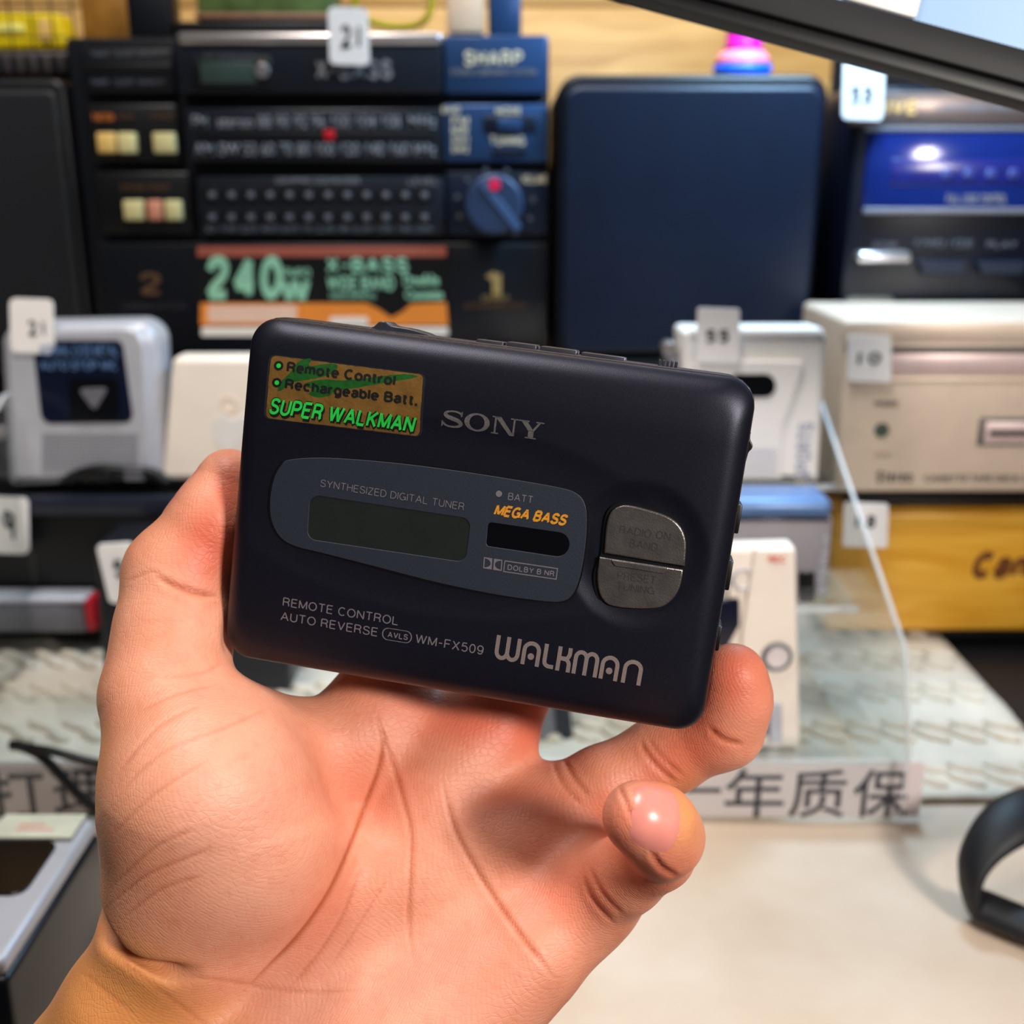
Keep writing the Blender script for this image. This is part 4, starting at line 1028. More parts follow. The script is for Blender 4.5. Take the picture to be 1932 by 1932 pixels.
vbox('switch_well', 912, 218, 1012, 250, YS-.0002, .002, M_navy, .001, tr); vbox('slide_switch', 938, 224, 984, 246, YS-.003, .004, M_blue, .001, tr)
vtext('MODE', 936, 202, 982, 216, YS+.0006, M_goldw, tr, .05); vtext('TUNING', 926, 256, 990, 274, YS+.0006, M_goldw, tr, .05); vbox('switch_well', 928, 280, 994, 296, YS-.0002, .002, M_navy, .001, tr)
vbox('tape_left', 184, 324, 360, 444, YS+.002, .012, M_blk, .002, st)
vtext('SYSTEM  POWER', 228, 348, 320, 360, YS+.0016, M_brown, st, .03)
for x0_, x1_, m_ in ((232, 270, M_cream), (277, 305, M_salmon), (310, 341, M_cream)): vbox('push_key', x0_, 378, x1_, 416, YS-.004, .010, m_, .0015, st)
eq = vbox('equalizer', 374, 333, 838, 444, YS-.001, .012, M_dial, .002, st)
vtext('GRAPHIC EQUALIZER', 520, 336, 680, 349, YS-.0014, M_txt, eq, .03); vtext('LEVEL', 770, 336, 826, 349, YS-.0014, M_txt, eq, .03)
for r_ in range(2):
    for k in range(12):
        x = 384+k*36.5; y = 352+r_*42
        vbox('slider_slot', x, y, x+30, y+30, YS-.0014, .0012, M_blk, .0003, eq)
        vbox('slider_cap', x+9, y+11, x+21, y+22, YS-.004, .003, M_silverd, .0006, eq)
vtext('63 100 250 400 630 1k 2.5k 4k 6.3k 10k 16k 20k', 388, 426, 818, 438, YS-.0014, M_txtd, eq, .03)
va = vbox('volume_module', 842, 324, 1034, 444, YS+.001, .013, M_navy, .002, st)
for k in range(9):
    a_ = math.radians(200-k*32); vdisc('dial_mark', 934+72*math.cos(a_), 385-66*math.sin(a_), 5, YS+.0005, .001, M_txtd, va, 0, n=10)
kn = vdisc('volume_dial', 932, 386, 56, YS-.014, .016, mat('dial_blue', (46, 64, 96), .4, .1, .08), va, .003)
Lg = [(905, 352), (918, 342), (985, 428), (972, 436)]
vplate('dial_grip', [Lg], YS-.0155, .004, mat('dial_grip_blue', (66, 92, 134), .4), .0006, kn); vdisc('dial_pointer', 933, 349, 11, YS-.0165, .004, mat('crimson_dot', (236, 32, 84), .4), kn, .0005)
vtext('VOLUME', 984, 330, 1030, 346, YS+.0006, M_goldw, va, .05)
bs = vbox('bass_module', 192, 458, 1034, 668, YS+.002, .012, M_stereo, .002, st)
pl = vplate('feature_sticker', [rr(372, 462, 850, 634, 5)], YS+.001, .0010, M_blk, 0, st)
vplate('sticker_band', [rr(372, 465, 842, 484, 3)], YS+.0006, .0006, M_rust, 0, pl)
vplate('sticker_band', [round_loop([(378, 572), (690, 572), (715, 584), (738, 600), (760, 588), (775, 574), (842, 570), (846, 614), (378, 614)], 3)], YS+.0006, .0006, M_orange, 0, pl)
vplate('sticker_band', [rr(392, 576, 560, 608, 5)], YS+.0004, .0006, M_peach, 0, pl); vplate('sticker_band', [rr(380, 617, 846, 634, 4)], YS+.0006, .0006, M_warmw, 0, pl)
vplate('sticker_band', [rr(622, 598, 694, 614, 4)], YS+.0002, .0006, M_warmw, 0, pl)
vtext('240', 388, 482, 534, 566, YS+.0006, M_mint, pl, .07, .12, .86); vtext('W', 528, 528, 586, 568, YS+.0006, M_mint, pl, .09); vtext('PMPO', 536, 506, 586, 524, YS+.0006, M_mint, pl, .04)
vtext('X-BASS', 616, 486, 770, 514, YS+.0006, M_mint, pl, .05); vtext('WIDE BAND', 618, 520, 744, 548, YS+.0006, M_mint, pl, .05); vtext('5-BAND GRAPHIC EQ', 622, 553, 708, 566, YS+.0006, M_mint, pl, .03)
vtext('Double', 760, 518, 828, 540, YS+.0006, M_mint, pl, .06); vtext('Cassette', 764, 546, 836, 566, YS+.0006, M_mint, pl, .06)
vtext('1', 916, 512, 946, 556, YS+.0016, M_gold, bs, .06); vtext('CD INPUT', 910, 558, 960, 567, YS+.0016, M_gold, bs, .03); vtext('AUTO REVERSE SYSTEM', 876, 571, 992, 583, YS+.0016, M_brown, bs, .04)
vtext('2', 264, 514, 304, 556, YS+.0016, M_brown, bs, .04); vtext('DUBBING SYSTEM', 232, 572, 352, 584, YS+.0016, mat('faint_print', (44, 42, 46), .5), bs, .04)
hd = vbox('handle', 236, -60, 322, 92, YS+.05, .03, M_stereo, .004, st); vbox('handle', 920, -60, 984, 70, YS+.05, .03, M_blue, .004, st); vbox('handle_bar', 236, -120, 984, -62, YS+.05, .03, M_stereo, .004, st)

# speakers
def speaker(x0, y0, x1, y1, Y, dep, m, mt, label, r):
    c = at((x0+x1)/2, y1, Y); s = root('speaker', (c[0], Y+dep/2, c[2]), label, 'speaker', 'detachable speakers of the stereo')
    a, b, c_, d = vrect(x0, y0, x1, y1, Y)
    me = flat_loops([round_loop([(a, c_), (b, c_), (b, d), (a, d)], [.003, .003, r, r])], dep, .004, 3); me.transform(UP); smooth_by_angle(me, 40); put('cabinet', me, (0, Y, 0), mt, s)
    w = b-a
    me = flat_loops([round_loop([(a+.004, c_+.004), (b-.004, c_+.004), (b-.004, d-.008), (a+.004, d-.008)], r*.8)], .012, .004, 3); me.transform(UP); smooth_by_angle(me, 60); put('grille', me, (0, Y-.008, 0), m, s)
    return s
speaker(1050, 140, 1545, 673, .872, .22, M_navy, M_stereo, 'navy blue speaker right of the stereo, blue sheen on its front', .016)
speaker(-260, 148, 150, 663, .896, .22, M_spk, M_stereo, 'plain black speaker left of the stereo, cut by the left edge', .010)

# things on top of the stereo row
vb_ = root('wire_basket', at(-30, 142, .95), 'black wire basket on top of the black speaker, yellow gear inside', 'basket')
ztop = Z_(142, .90)
vbox('basket_base', -190, 96, 134, 140, .935, .12, mat('basket_grey', (62, 56, 58), .5, .1, .1), .003, vb_)
for k in range(13): vbox('slot', -180+k*25, 102, -168+k*25, 134, .933, .003, M_blk, .0005, vb_)
for k in range(9): vbox('wire', -188+k*40, -90, -185+k*40, 96, .934, .0014, M_blk, .0003, vb_)
for k in range(4): vbox('wire', -190, -70+k*46, 134, -67+k*46, .9325, .0014, M_blk, .0003, vb_)
yy_ = root('yellow_player', at(30, 94, .97), 'bright yellow sports cassette player inside the wire basket', 'cassette player')
vplate('case', [round_loop([(-120, 22), (105, 22), (132, 92), (-120, 94)], 14)], .955, .035, M_yellow, .004, yy_); vbox('window', -60, 44, 44, 60, .953, .003, mat('pale_yellow', (250, 236, 130), .3), .001, yy_); vbox('clip', 72, 36, 92, 78, .951, .005, M_amber, .001, yy_)
o = vbox('amber_box', 150, -40, 232, 92, 1.0, .06, mat('amber_brown', (150, 104, 40), .4, 0, .3, 30), .004); tag(o, 'brownish amber box standing behind the left handle of the stereo', 'box')
gb = root('green_radio', at(480, 58, .95), 'low green and brown radio lying on top of the stereo', 'radio')
vbox('case', 368, -70, 628, 34, .93, .05, mat('olive_green', (96, 116, 62), .5, 0, .3, 60), .003, gb); vbox('base_strip', 366, 24, 628, 38, .928, .054, mat('brown_strip', (136, 92, 70), .5, 0, .2, 60), .002, gb); vbox('black_foot', 330, 40, 640, 62, .925, .06, M_blk, .002, gb)
P_ = [at(x, y, .955+dz) for x, y, dz in ((690, -30, 0), (668, 8, .0), (690, 36, .005), (740, 50, .008), (790, 46, .005), (812, 18, 0), (806, -30, 0), (760, -60, 0), (710, -55, 0))]
P_ = catmull(P_, 6); o = put('yellow_strap', tube_me(P_+[P_[0]], .0052, 10, .5, (0, 1, 0)), (0, 0, 0), M_yellow); tag(o, 'yellow strap loop lying on top of the stereo', 'strap')
o = vbox('beige_box', 842, -60, 912, 62, 1.02, .05, mat('beige_card', (222, 186, 156), .6, 0, .12, 20), .003); tag(o, 'small beige box behind the blue handle of the stereo', 'box')
ty = root('toy', at(1400, 136, .95), 'small pink and blue toy standing on the navy speaker', 'toy')
cT = at(1400, 136, .95); k_ = X_(1401, 100, .95)-X_(1400, 100, .95); zT = Z_(140, .872)-.001
put('toy_base', lathe_me([(30*k_, 0), (46*k_, 8*k_), (55*k_, 22*k_), (54*k_, 32*k_)]), (cT[0], .95, zT), M_cobalt, ty); put('toy_belly', lathe_me([(54*k_, 32*k_), (50*k_, 46*k_), (38*k_, 58*k_)]), (cT[0], .95, zT), M_coral, ty); put('toy_neck', lathe_me([(38*k_, 58*k_), (34*k_, 70*k_), (32*k_, 92*k_), (40*k_, 112*k_), (30*k_, 128*k_)]), (cT[0], .95, zT), M_pink, ty)
price_tag(622, 12, 698, 124, YS-.012, '21', (642, 46, 680, 92), 'white price tag stuck on the silver top trim of the stereo', 12, -4)

# ---------------------------------------------------------------- second stereo at the right edge
YL = .86
lv = root('cassette_stereo', (X_(1800, 600, YL), YL+.1, zs), 'black cassette stereo with a blue window at the right edge', 'stereo')
vbox('cabinet', 1598, 160, 2110, 660, YL, .2, mat('stereo_navy_black', (9, 15, 30), .3, .1, .1, 40), .006, lv)
vbox('brand_strip', 1606, 172, 2100, 236, YL-.002, .006, mat('taupe_metal', (128, 112, 106), .3, .6, .06), .002, lv)
vtext('LIVE', 1650, 188, 1728, 216, YL-.0025, M_gold, lv, .06); vtext('STEREO DOUBLE CASSETTE', 1768, 196, 1930, 210, YL-.0025, M_txt, lv, .03)
cw = vbox('cassette_door', 1634, 240, 2090, 402, YL-.006, .010, M_bluewin, .004, lv); vbox('door_trim', 1630, 392, 2090, 404, YL-.007, .006, M_silverd, .001, lv); vbox('door_trim', 1634, 238, 2090, 248, YL-.007, .004, M_silverd, .001, lv)
vbox('tape_window', 1680, 300, 2060, 350, YL-.0068, .002, mat('deep_blue', (30, 36, 110), .2), .001, cw)
for k in range(4): vtext('8', 1776+k*42, 318, 1796+k*42, 336, YL-.0072, mat('faint_blue_print', (64, 76, 150), .4), cw, .05)
vtext('FULL LOGIC CONTROL', 1786, 366, 1898, 384, YL-.0064, M_txt, cw, .04)
vbox('silver_key', 1618, 474, 1722, 498, YL-.012, .014, M_bright, .004, lv)
for x in (1734, 1846): vplate('black_key', [round_loop([(x, 494), (x+92, 492), (x+86, 518), (x+8, 518)], 4)], YL-.010, .012, M_navy, .001, lv)
vtext('STOP', 1648, 456, 1692, 468, YL-.0006, M_txtd, lv, .04); vtext('F.FWD / CUE', 1726, 452, 1836, 468, YL-.0006, M_txtd, lv, .04); vtext('PLAY', 1862, 454, 1918, 468, YL-.0006, M_txtd, lv, .04)
vbox('volume_wheel', 1596, 560, 1694, 592, YL-.010, .014, mat('worn_metal', (120, 116, 104), .4, .5, .2, 30), .006, lv)
price_tag(1588, 112, 1666, 228, YL-.016, '53', (1606, 162, 1646, 196), 'white price tag on the corner of the stereo at the right edge', 12, 4)

# ---------------------------------------------------------------- left row on the black riser
YR = .735; zr = Z_(932, YR)
a, b = X_(-220, 1000, YR), X_(640, 1000, YR)
r2 = root('display_riser', ((a+b)/2, YR+.05, 0), 'low black riser at left with a grey lip, carrying the silver player', 'riser')
put('riser_body', smooth_by_angle(mesh_bm(box_bm((b-a, .115, zr-.011), .002))), ((a+b)/2, YR+.0605, (zr-.006)/2+.0055), M_blk, r2)
put('riser_lip', smooth_by_angle(mesh_bm(box_bm((b-a+.004, .010, .014), .003))), ((a+b)/2, YR-.003, zr-.007), mat('riser_lip_grey', (40, 44, 58), .3, .3, .08), r2)
YP = YR+.012
sv = root('cassette_player', (X_(150, 900, YP), YP+.02, zr), 'silver cassette player with a rounded dark window on the left riser', 'cassette player')
L1 = round_loop([(-2, 612), (292, 607), (308, 905), (14, 920)], [40, 46, 22, 12], 8)
vplate('case', [L1], YP, .036, M_silver, .006, sv)
vplate('case_lid', [round_loop([(8, 622), (272, 616), (288, 898), (24, 908)], [34, 40, 18, 12], 8)], YP-.004, .008, M_silver, .003, sv)
vplate('window', [round_loop([(60, 642), (230, 642), (252, 798), (78, 800)], [8, 14, 16, 22], 8)], YP-.005, .003, M_window, .0008, sv)
vplate('window_tape', [round_loop([(128, 716), (220, 712), (226, 794), (132, 796)], 3)], YP-.0062, .002, M_winblk, .0004, sv)
vtext('NORMAL CrO2 METAL', 76, 650, 222, 672, YP-.0058, M_steel, sv, .04); vtext('AUTO STOP MIC', 76, 680, 220, 698, YP-.0058, M_steel, sv, .04)
vplate('direction_arrow', [round_loop([(146, 734), (204, 732), (178, 776)], 7)], YP-.0070, .002, M_silverd, .0005, sv)
bm = bmesh.new()
for r_ in range(12):
    for k in range(26):
        p = at(82+k*7.0, 820+r_*6.2, YP-.0045); box_bm((.0012, .0014, .0010), 0, 1, bm, tuple(p-np.array([X_(170, 850, YP), YP-.0045, Z_(850, YP)])))
o = put('speaker_holes', mesh_bm(bm), (X_(170, 850, YP), YP-.0045, Z_(850, YP)), M_silverd, sv); tag(o, kind='stuff')
for y in (762, 818): vdisc('side_knob', -2, y, 12, YP+.01, .012, M_bright, sv)
price_tag(20, 562, 103, 668, YP-.006, '21', (52, 604, 84, 634), 'white price tag on the top corner of the silver player at left', 12, -3)
wb2 = root('white_player', (X_(390, 900, YP), YP+.012, zr), 'glossy white slab player with a round emblem beside the silver player', 'player')
vplate('case', [round_loop([(324, 674), (500, 674), (500, 908), (304, 906)], [14, 6, 6, 10], 6)], YP+.002, .024, M_warmw, .004, wb2)
vring('round_emblem', 432, 764, 16, 12, YP+.0012, .001, mat('cream_emboss', (240, 214, 192), .5), wb2); vplate('emblem', [catmull([(400, 800), (420, 782), (440, 792), (458, 784), (470, 810), (452, 840), (430, 856), (408, 836)], 5)], YP+.0014, .001, M_white, .0002, wb2)
cl = root('earphone_clip', (X_(230, 905, YP-.004), YP-.008, zr), 'black earphone clip lying before the silver player', 'clip')
put('clip_body', tube_me(catmull([at(x, y, YP-.010) for x, y in ((128, 906), (160, 892), (200, 886), (240, 890), (285, 892), (318, 912))], 5, False), .0042, 8, .8), (0, 0, 0), M_blk, cl); vbox('clip_jaw', 150, 884, 210, 910, YP-.014, .006, M_blk, .001, cl); vbox('clip_jaw', 232, 884, 270, 908, YP-.013, .006, M_silverd, .001, cl)
price_tag(-30, 936, 55, 1046, YR-.010, '9', (6, 962, 30, 1018), 'white price tag reading nine on the front of the left riser', 12, -2)
gs = root('grey_slab', (X_(80, 1195, .70), .70, .0), 'flat grey device with a red end lying before the left riser', 'device')
Yg = .715
vbox('case', -120, 1137, 160, 1195, Yg, .02, M_silverd, .003, gs); vbox('pale_edge', -120, 1128, 162, 1140, Yg-.001, .02, M_silver, .002, gs); vbox('red_end', 160, 1132, 177, 1192, Yg-.001, .018, M_red, .002, gs)
bp2 = root('boxy_player', (X_(360, 1300, .64), .66, 0), 'black boxy player standing behind the thumb, white label on its corner', 'player')
vplate('case', [round_loop([(176, 1030), (548, 1020), (548, 1306), (196, 1288)], 8)], .655, .05, mat('black_blue_case', (12, 15, 24), .4, 0, .1), .003, bp2); vplate('corner_label', [round_loop([(180, 1028), (250, 1024), (256, 1140), (206, 1138)], 10)], .653, .002, M_tag, .0004, bp2)
vtext('5', 214, 1056, 236, 1090, .6508, M_ink, bp2, .05, name='label_print')
bp3 = root('dark_player', (X_(1000, 1420, .58), .6, 0), 'dark player on the white lace, glimpsed between the fingers', 'player')
vplate('case', [round_loop([(880, 1120), (1052, 1120), (1084, 1408), (880, 1410)], 8)], .598, .04, mat('charcoal_case', (24, 30, 40), .4, 0, .1), .003, bp3); vplate('front_panel', [round_loop([(896, 1140), (1030, 1140), (1050, 1404), (896, 1404)], 6)], .596, .004, M_silverd, .001, bp3)

# ---------------------------------------------------------------- clear stepped stand with the sign, and its players
AX = .203
sd = root('acrylic_stand', (0, .6, 0), 'clear acrylic stepped stand with a paper sign in its front strip', 'display stand')
def side_panel(x):
    pr = [(.505, .006), (.505, .045), (.525, .095), (.722, .190), (.731, .190), (.731, .006)]
    bm = bmesh.new(); f = bm.faces.new([bm.verts.new((0, y-.6, z)) for y, z in pr]); r = bmesh.ops.extrude_face_region(bm, geom=[f]); bmesh.ops.translate(bm, vec=(.003, 0, 0), verts=[v for v in r['geom'] if isinstance(v, bmesh.types.BMVert)])
    bmesh.ops.recalc_face_normals(bm, faces=bm.faces); put('side_panel', mesh_bm(bm), (x, .6, 0), M_acr, sd)
    put('panel_edge', tube_me([(0, y-.6, z) for y, z in pr[:5]], .0015, 6), (x+.0015, .6, 0), M_edge, sd)
side_panel(AX); side_panel(-.34)
zA, zB = Z_(1142, .60), Z_(912, .665)
def shelf(y0, y1, z, x0=-.338, x1=AX-.001):
    put('shelf', mesh_bm(box_bm((x1-x0, y1-y0, .003))), ((x0+x1)/2, (y0+y1)/2, z-.0015), M_acr, sd); put('shelf_edge', mesh_bm(box_bm((x1-x0, .0016, .0032))), ((x0+x1)/2, y0-.0008, z-.0015), M_edge, sd)
shelf(.662, .730, zB, .06); shelf(.598, .662, zA, .09); shelf(.516, .594, .036)
put('front_strip', mesh_bm(box_bm((.54+AX-.203, .002, .036))), (AX/2-.17+.0, .512, .0185), M_acr, sd)
YG = .516
sg = root('paper_sign', (0, YG, 0), 'long paper sign with large black Chinese characters in the stand', 'sign')
a, b = -.345, X_(1738, 1500, YG)
put('paper', mesh_bm(box_bm((b-a, .0006, .033))), ((a+b)/2, YG, .0178), M_paper, sg)
for ch, x0_, y0_, x1_, y1_ in (('一', 1296, 1487, 1360, 1495), ('年', 1368, 1450, 1480, 1542), ('质', 1490, 1452, 1596, 1542), ('保', 1610, 1452, 1716, 1542), ('打', -26, 1452, 86, 1542), ('理', 100, 1452, 206, 1542)):
    vtext(ch, x0_, y0_, x1_, y1_, YG-.0004, M_signink, sg, .012, name='character', t=.0003)
# white player on the upper shelf
YW = .672
ww = root('cassette_player', (X_(1410, 905, YW), YW+.015, zB), 'white cassette player with a small black window on the clear stand', 'cassette player')
vplate('case', [round_loop([(1284, 622), (1562, 622), (1545, 908), (1290, 908)], [12, 16, 6, 6])], YW, .034, M_white, .004, ww)
vplate('door', [round_loop([(1312, 680), (1520, 682), (1490, 772), (1478, 800), (1474, 905), (1312, 905)], [8, 8, 4, 8, 3, 3])], YW-.003, .006, M_white, .0012, ww)
vplate('window', [rr(1374, 706, 1464, 750, 21)], YW-.0042, .002, M_winblk, .0004, ww)
vtext('SPORTS', 1503, 796, 1532, 905, YW-.0005, mat('grey_emboss', (176, 180, 196), .4), ww, .05, vert=True)
vdisc('side_knob', 1264, 660, 14, YW+.006, .014, M_bright, ww); vbox('side_lug', 1254, 672, 1286, 715, YW+.006, .02, M_silverd, .003, ww); vbox('top_rim', 1300, 620, 1556, 640, YW-.002, .02, M_white, .003, ww)
bm = bmesh.new()
for r_ in range(8):
    for k in range(20):
        p = at(1330+k*7.0, 846+r_*7, YW-.0034); box_bm((.0011, .0012, .0010), 0, 1, bm, tuple(p-np.array([X_(1400, 870, YW), YW, Z_(870, YW)])))
o = put('speaker_holes', mesh_bm(bm), (X_(1400, 870, YW), YW, Z_(870, YW)), M_silver, ww); tag(o, kind='stuff')
price_tag(1314, 580, 1394, 686, YW-.006, '55', (1332, 622, 1376, 646), 'white price tag on top of the white player on the clear stand', 6, 2)
# grey player with the blue top, on the lower shelf
YB = .612
gp = root('cassette_player', (X_(1470, 1190, YB), YB+.02, zA), 'grey cassette player with a glossy blue top under the white one', 'cassette player')
a, b, c, d = vrect(1300, 975, 1566, 1142, YB)
put('case', smooth_by_angle(mesh_bm(box_bm((b-a, .036, d-zA-.001), .003))), ((a+b)/2, YB+.018, (d+zA+.001)/2), mat('taupe_grey', (150, 144, 150), .4, .15, .05), gp)
put('blue_top', smooth_by_angle(mesh_bm(box_bm((b-a-.001, .037, .012), .005, 3))), ((a+b)/2, YB+.019, d+.004), M_steel, gp)
vbox('seam', 1300, 978, 1566, 984, YB-.001, .004, M_window, .0005, gp); vplate('dark_window', [rr(1506, 1078, 1538, 1138, 8)], YB-.001, .002, M_winblk, .0004, gp)
vtext('STEREO', 1548, 1010, 1560, 1120, YB-.0005, M_silver, gp, .05, vert=True)
# slim white recorder leaning on the stand
YV = .545
wr = root('voice_recorder', (X_(1440, 1440, YV), YV+.008, .036), 'slim white recorder with a grey ringed round button on the clear stand', 'recorder')
vplate('case', [round_loop([(1366, 1034), (1502, 1030), (1512, 1420), (1366, 1420)], [6, 12, 4, 4])], YV, .014, M_warmw, .003, wr)
vplate('front_ridge', [round_loop([(1425, 1036), (1502, 1036), (1508, 1412), (1394, 1412), (1400, 1200)], [6, 8, 4, 4, 30])], YV-.003, .005, M_warmw, .0016, wr)
vplate('dark_window', [round_loop([(1340, 1140), (1396, 1128), (1396, 1180), (1372, 1222), (1340, 1222)], 8)], YV-.002, .003, M_window, .0005, wr)
vring('button_ring', 1467, 1241, 29, 23, YV-.0050, .002, mat('ring_grey', (104, 108, 114), .35, .4), wr); vdisc('round_button', 1467, 1241, 22, YV-.0046, .003, mat('pale_button', (226, 216, 218), .4), wr)
vtext('REC', 1450, 1048, 1482, 1062, YV-.0034, mat('red_print', (232, 130, 120), .5), wr, .05)
vring('slide_well', 1404, 1094, 22, 17, YV-.002, .002, M_silver, wr); vplate('slide_switch', [rr(1452, 1326, 1476, 1402, 6)], YV-.0046, .003, M_silver, .0006, wr); vplate('slide_well', [rr(1438, 1350, 1450, 1388, 4)], YV-.0036, .001, M_silverd, .0002, wr)
price_tag(1590, 948, 1674, 1034, .655, '18', (1614, 972, 1652, 996), 'white price tag on the corner of the yellow wooden box', 6, 3)

# ---------------------------------------------------------------- right: wooden box, black case, champagne deck
YC = .74
cb = root('wooden_box', (X_(1800, 1190, YC), YC+.06, 0), 'yellow wooden box with a dark script word on its front', 'box')
a, b = X_(1566, 1080, YC), X_(2120, 1080, YC); zc1 = Z_(968, YC); zc0 = Z_(1192, YC)
put('box_body', smooth_by_angle(mesh_bm(box_bm((b-a, .12, zc1-zc0), .004, 3))), ((a+b)/2, YC+.06, (zc0+zc1)/2), M_bamboo, cb)
put('box_lid', smooth_by_angle(mesh_bm(box_bm((b-a+.002, .122, .0105), .003, 3))), ((a+b)/2, YC+.06, zc1-.005), M_bamboo, cb)
vtext('Canon', 1836, 1040, 2010, 1092, YC-.0004, mat('burnt_brown', (104, 54, 8), .6), cb, .10, .25, .5)
if zc0 > .003: put('foot_block', smooth_by_angle(mesh_bm(box_bm((b-a-.02, .10, zc0-.001), .001))), ((a+b)/2, YC+.065, zc0/2), M_blk, cb)
o = put('black_case', smooth_by_angle(mesh_bm(box_bm((b-a-.012, .10, Z_(920, YC)-zc1-.001), .003))), ((a+b)/2+.010, YC+.062, (Z_(920, YC)+zc1)/2), mat('satin_black', (22, 22, 28), .35, .1, .1)); tag(o, 'thin black case between the wooden box and the champagne deck', 'case')
YD = .725; zd = Z_(920, YC)+.0005
dk = root('radio_deck', (X_(1800, 915, YD), YD+.05, zd), 'champagne coloured metal deck stacked on top at the right edge', 'deck')
a, b = X_(1588, 760, YD), X_(2120, 760, YD); zd1 = Z_(606, YD)
put('case', smooth_by_angle(mesh_bm(box_bm((b-a, .12, zd1-zd), .004, 3))), ((a+b)/2, YD+.06, (zd+zd1)/2), M_champ, dk)
vbox('groove', 1676, 654, 2110, 667, YD-.0006, .002, M_champd, .0003, dk); vbox('dial_band', 1676, 668, 2110, 708, YD-.0012, .003, mat('rose_metal', (222, 196, 192), .35, .3, .05), .0006, dk)
vbox('top_lip', 1592, 606, 2110, 648, YD-.002, .006, M_champ, .002, dk); vbox('lower_lip', 1600, 712, 2110, 722, YD-.001, .003, M_champ, .0008, dk)
vdisc('socket', 1664, 812, 14, YD-.001, .003, mat('socket_green', (70, 84, 74), .4), dk); vtext('PHONES', 1650, 756, 1694, 766, YD-.0004, M_champd, dk, .02); vtext('JACK', 1650, 852, 1680, 862, YD-.0004, mat('tan_print', (186, 168, 150), .5), dk, .02)
vbox('tape_slot', 1846, 788, 2090, 842, YD-.001, .003, M_champd, .001, dk); vbox('slot_face', 1858, 796, 2084, 838, YD-.0016, .003, mat('rose_metal', (0, 0, 0)), .0008, dk); vbox('slot_line', 1868, 812, 2076, 822, YD-.0022, .002, M_blk, .0002, dk)
vtext('Stereo', 1654, 888, 1722, 910, YD-.0004, M_champd, dk, .04); vtext('CASSETTE TAPE DECK SYSTEM', 1744, 896, 1990, 908, YD-.0004, M_champd, dk, .02)
price_tag(1600, 632, 1682, 722, YD-.004, '10', (1618, 664, 1662, 688), 'white price tag on the left corner of the champagne deck', 6, 0)

# ---------------------------------------------------------------- near left: silver player lying on the cloth, black cord; near right: headband
zt_ = .060
p1 = on_z(192, 1540, zt_); p2 = on_z(0, 1818, zt_); xr = float((p1[0]+p2[0])/2); yb = float(p1[1]); ya = .33; xl = xr-.16
lp = root('tape_recorder', ((xl+xr)/2, (ya+yb)/2, 0), 'silver and navy tape recorder lying flat at lower left', 'tape recorder')
put('case', smooth_by_angle(mesh_bm(box_bm((.16, yb-ya, zt_-.008), .003, 3))), ((xl+xr)/2, (ya+yb)/2, (zt_-.008)/2+.0004), mat('navy_case', (7, 13, 25), .35, .1, .1), lp)
put('silver_top', smooth_by_angle(mesh_bm(box_bm((.158, yb-ya-.002, .008), .003, 3))), ((xl+xr)/2, (ya+yb)/2, zt_-.0042), M_silver, lp)
q = [on_z(-260, 1592, zt_), on_z(118, 1588, zt_), on_z(40, 1690, zt_), on_z(-300, 1696, zt_)]; xq = float(q[1][0]+q[2][0])/2; y1_ = float(q[1][1]); y0_ = float(q[2][1])
me = flat_loops([round_loop([(xl+.015, y0_), (xq, y0_), (xq, y1_), (xl+.015, y1_)], .006)], .002, .0004); put('window', me, (0, 0, zt_+.0008), M_winblk, lp)
bm = bmesh.new()
for i in range(16):
    for j in range(12): box_bm((.0016, .0022, .001), 0, 1, bm, (xr-.022-i*.0042, yb-.098-j*.0042, zt_+.0001))
o = put('speaker_holes', mesh_bm(bm), (0, 0, 0), M_silverd, lp); tag(o, kind='stuff')
tg = root('info_label', (xr-.06, yb-.004, zt_), 'pale green label with red print lying on the tape recorder', 'label')
T0, T1 = X_(6, 1550, yb-.004), X_(160, 1550, yb-.004)
me = smooth_by_angle(mesh_bm(box_bm((T1-T0, .018, .0015), .0006))); put('card', me, ((T0+T1)/2, yb-.010, zt_+.0012), mat('pale_green_card', (206, 206, 186), .6), tg)
me = fit_unit(stroke_mesh([[(0, .8), (.7, .8)], [(0, .3), (1, .3)]], .2)); me.transform(Matrix.Diagonal((.016, .005, 1, 1))); solid_bit(me, .0002); put('print_lines', me, ((T0+T1)/2-.008, yb-.014, zt_+.0019), mat('pink_print', (224, 150, 138), .5), tg)
wc = root('wrist_cord', at(110, 1480, .505), 'black looped cord hanging over the sign at left', 'cord')
put('cord_strand', tube_me(catmull([at(x, y, Y) for x, y, Y in ((22, 1406, .507), (45, 1410, .504), (80, 1428, .502), (115, 1464, .502), (150, 1502, .502), (196, 1540, .503), (250, 1560, .5), (330, 1580, .49))], 6, False), .0030, 8, .8), (0, 0, 0), M_blk, wc)
put('cord_strand', tube_me(catmull([at(x, y, Y) for x, y, Y in ((50, 1410, .5035), (100, 1418, .500), (150, 1432, .4985), (200, 1446, .4985), (270, 1480, .5), (330, 1560, .488))], 6, False), .0026, 8, .8), (0, 0, 0), M_blk, wc)
hb = root('headband', at(1850, 1740, .432), 'black headphone band standing on the cloth at the right edge', 'headphones')
Pt = [at(x, y, Y) for x, y, Y in ((2080, 1500, .47), (1990, 1516, .46), (1925, 1540, .45), (1872, 1580, .442), (1838, 1630, .436), (1832, 1680, .432), (1850, 1726, .429), (1896, 1776, .421), (1950, 1828, .412), (2040, 1900, .40))]
Pt = catmull(Pt, 6, False); n_ = len(Pt)
Pt = [np.array([p[0], p[1], max(p[2], .0100)]) for p in Pt]
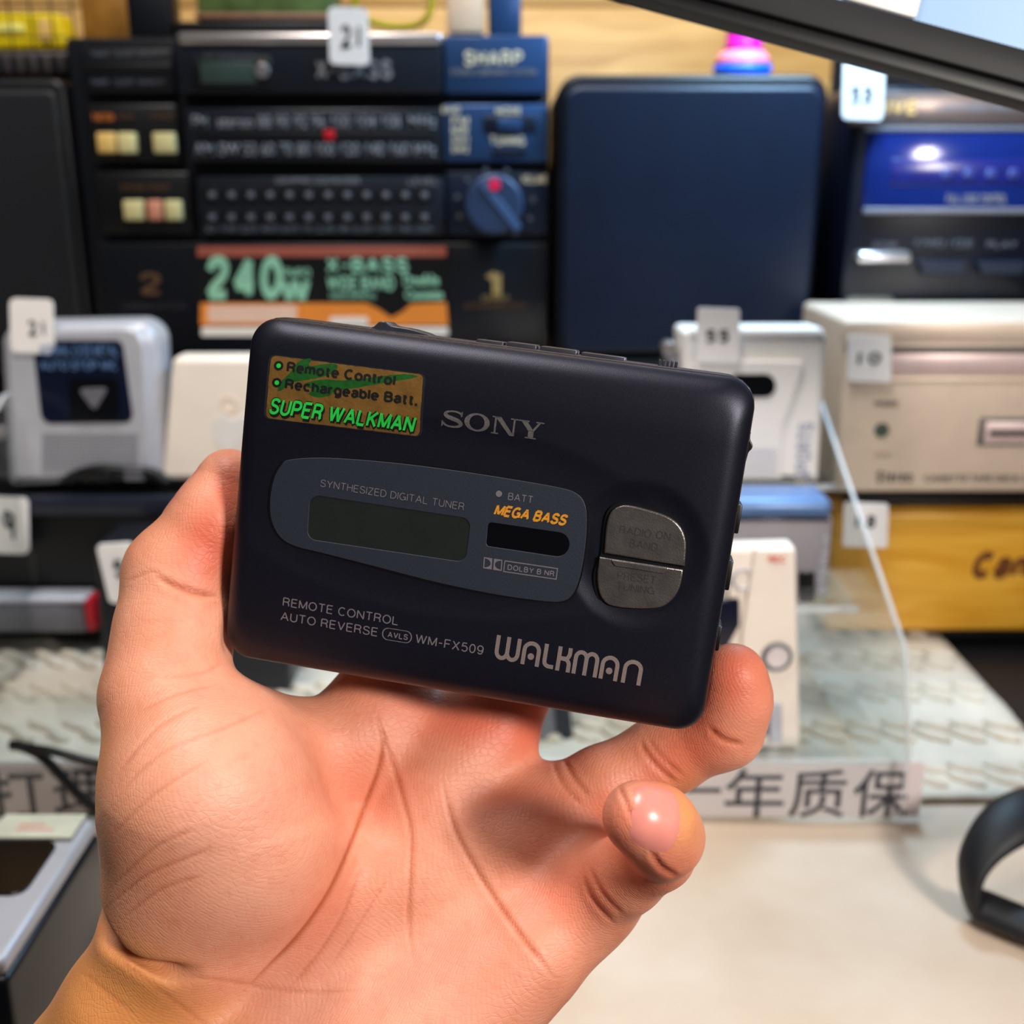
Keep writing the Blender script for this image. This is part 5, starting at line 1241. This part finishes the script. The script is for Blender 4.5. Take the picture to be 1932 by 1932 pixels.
put('band', tube_me(Pt, [.0088+.0046*math.exp(-((i/n_-.22)/.16)**2) for i in range(n_)], 12, .5, (0, 1, .3)), (0, 0, 0), mat('headband_black', (11, 14, 21), .55, 0, .1), hb)
P3 = catmull([at(x, y, Y) for x, y, Y in ((1872, 1592, .440), (1905, 1572, .444), (1950, 1556, .45), (2010, 1548, .46))], 6, False)
put('band_pad', tube_me(P3, .0045, 10, .5, (0, 1, .3)), (0, 0, -.003), MATS['headband_black'], hb)

# ---------------------------------------------------------------- framed blue panel hanging over the table, upper right
ND = .335
def nearp(px, py, d=ND): return CAMP+ray(px, py)*d
O_ = nearp(1560, 50); ex = nearp(1932, 146)-nearp(1190, -54); ex /= np.linalg.norm(ex)
nz = CAMR@np.array([0, 0, 1.]); ey = np.cross(nz, ex); ey /= np.linalg.norm(ey)
fp = root('framed_panel', O_, 'black-framed panel with pale blue dotted mesh crossing the upper right corner', 'panel')
fp.rotation_euler = Matrix(np.column_stack([ex, ey, nz]).tolist()).to_euler()
def fl2(px, py):
    r = ray(px, py); t = ((O_-CAMP)@nz)/(r@nz); q = CAMP+r*t-O_; return np.array([q@ex, q@ey])
ylo = fl2(1560, 84)[1]; yhi = fl2(1760, 44)[1]
def fpart(name, x0, x1, y0, y1, z0, z1, m, bev):
    o = link(name, smooth_by_angle(mesh_bm(box_bm((x1-x0, y1-y0, z1-z0), bev, 2))), m, fp); o.location = ((x0+x1)/2, (y0+y1)/2, (z0+z1)/2); return o
ymid = ylo+(yhi-ylo)*.30
fpart('frame_rail', -.12, .22, ymid, yhi, -.010, 0, mat('frame_black', (13, 14, 19), .6, .1, .1), .001)
fpart('frame_base', -.12, .22, ylo, ymid+.0005, -.010, -.0025, mat('frame_base_black', (10, 11, 15), .5, 0, .1), .001)
fpart('mesh_sheet', -.11, .22, yhi-.002, yhi+.16, -.008, -.003, mesh_grille_mat(), .0005)
o = fpart('white_badge', fl2(1672, -10)[0]-.012, fl2(1738, 10)[0], fl2(1700, 22)[1], fl2(1700, 22)[1]+.03, -.0032, -.0012, M_white, .002)
fpart('frame_end', .22, .232, ylo, yhi+.165, -.010, 0, MATS['frame_black'], .001)

S_ = fp.matrix_basis if False else Matrix.Translation(fp.location) @ fp.rotation_euler.to_matrix().to_4x4()
pe = S_ @ Vector((.226, ylo+.004, -.005)); hz = pe.z-.0
me = mesh_bm(box_bm((.012, .012, hz), .001)); o = link('support_post', smooth_by_angle(me), MATS['frame_black'], fp); o.matrix_parent_inverse = S_.inverted(); o.location = (pe.x+.006, pe.y, hz/2+.0005)
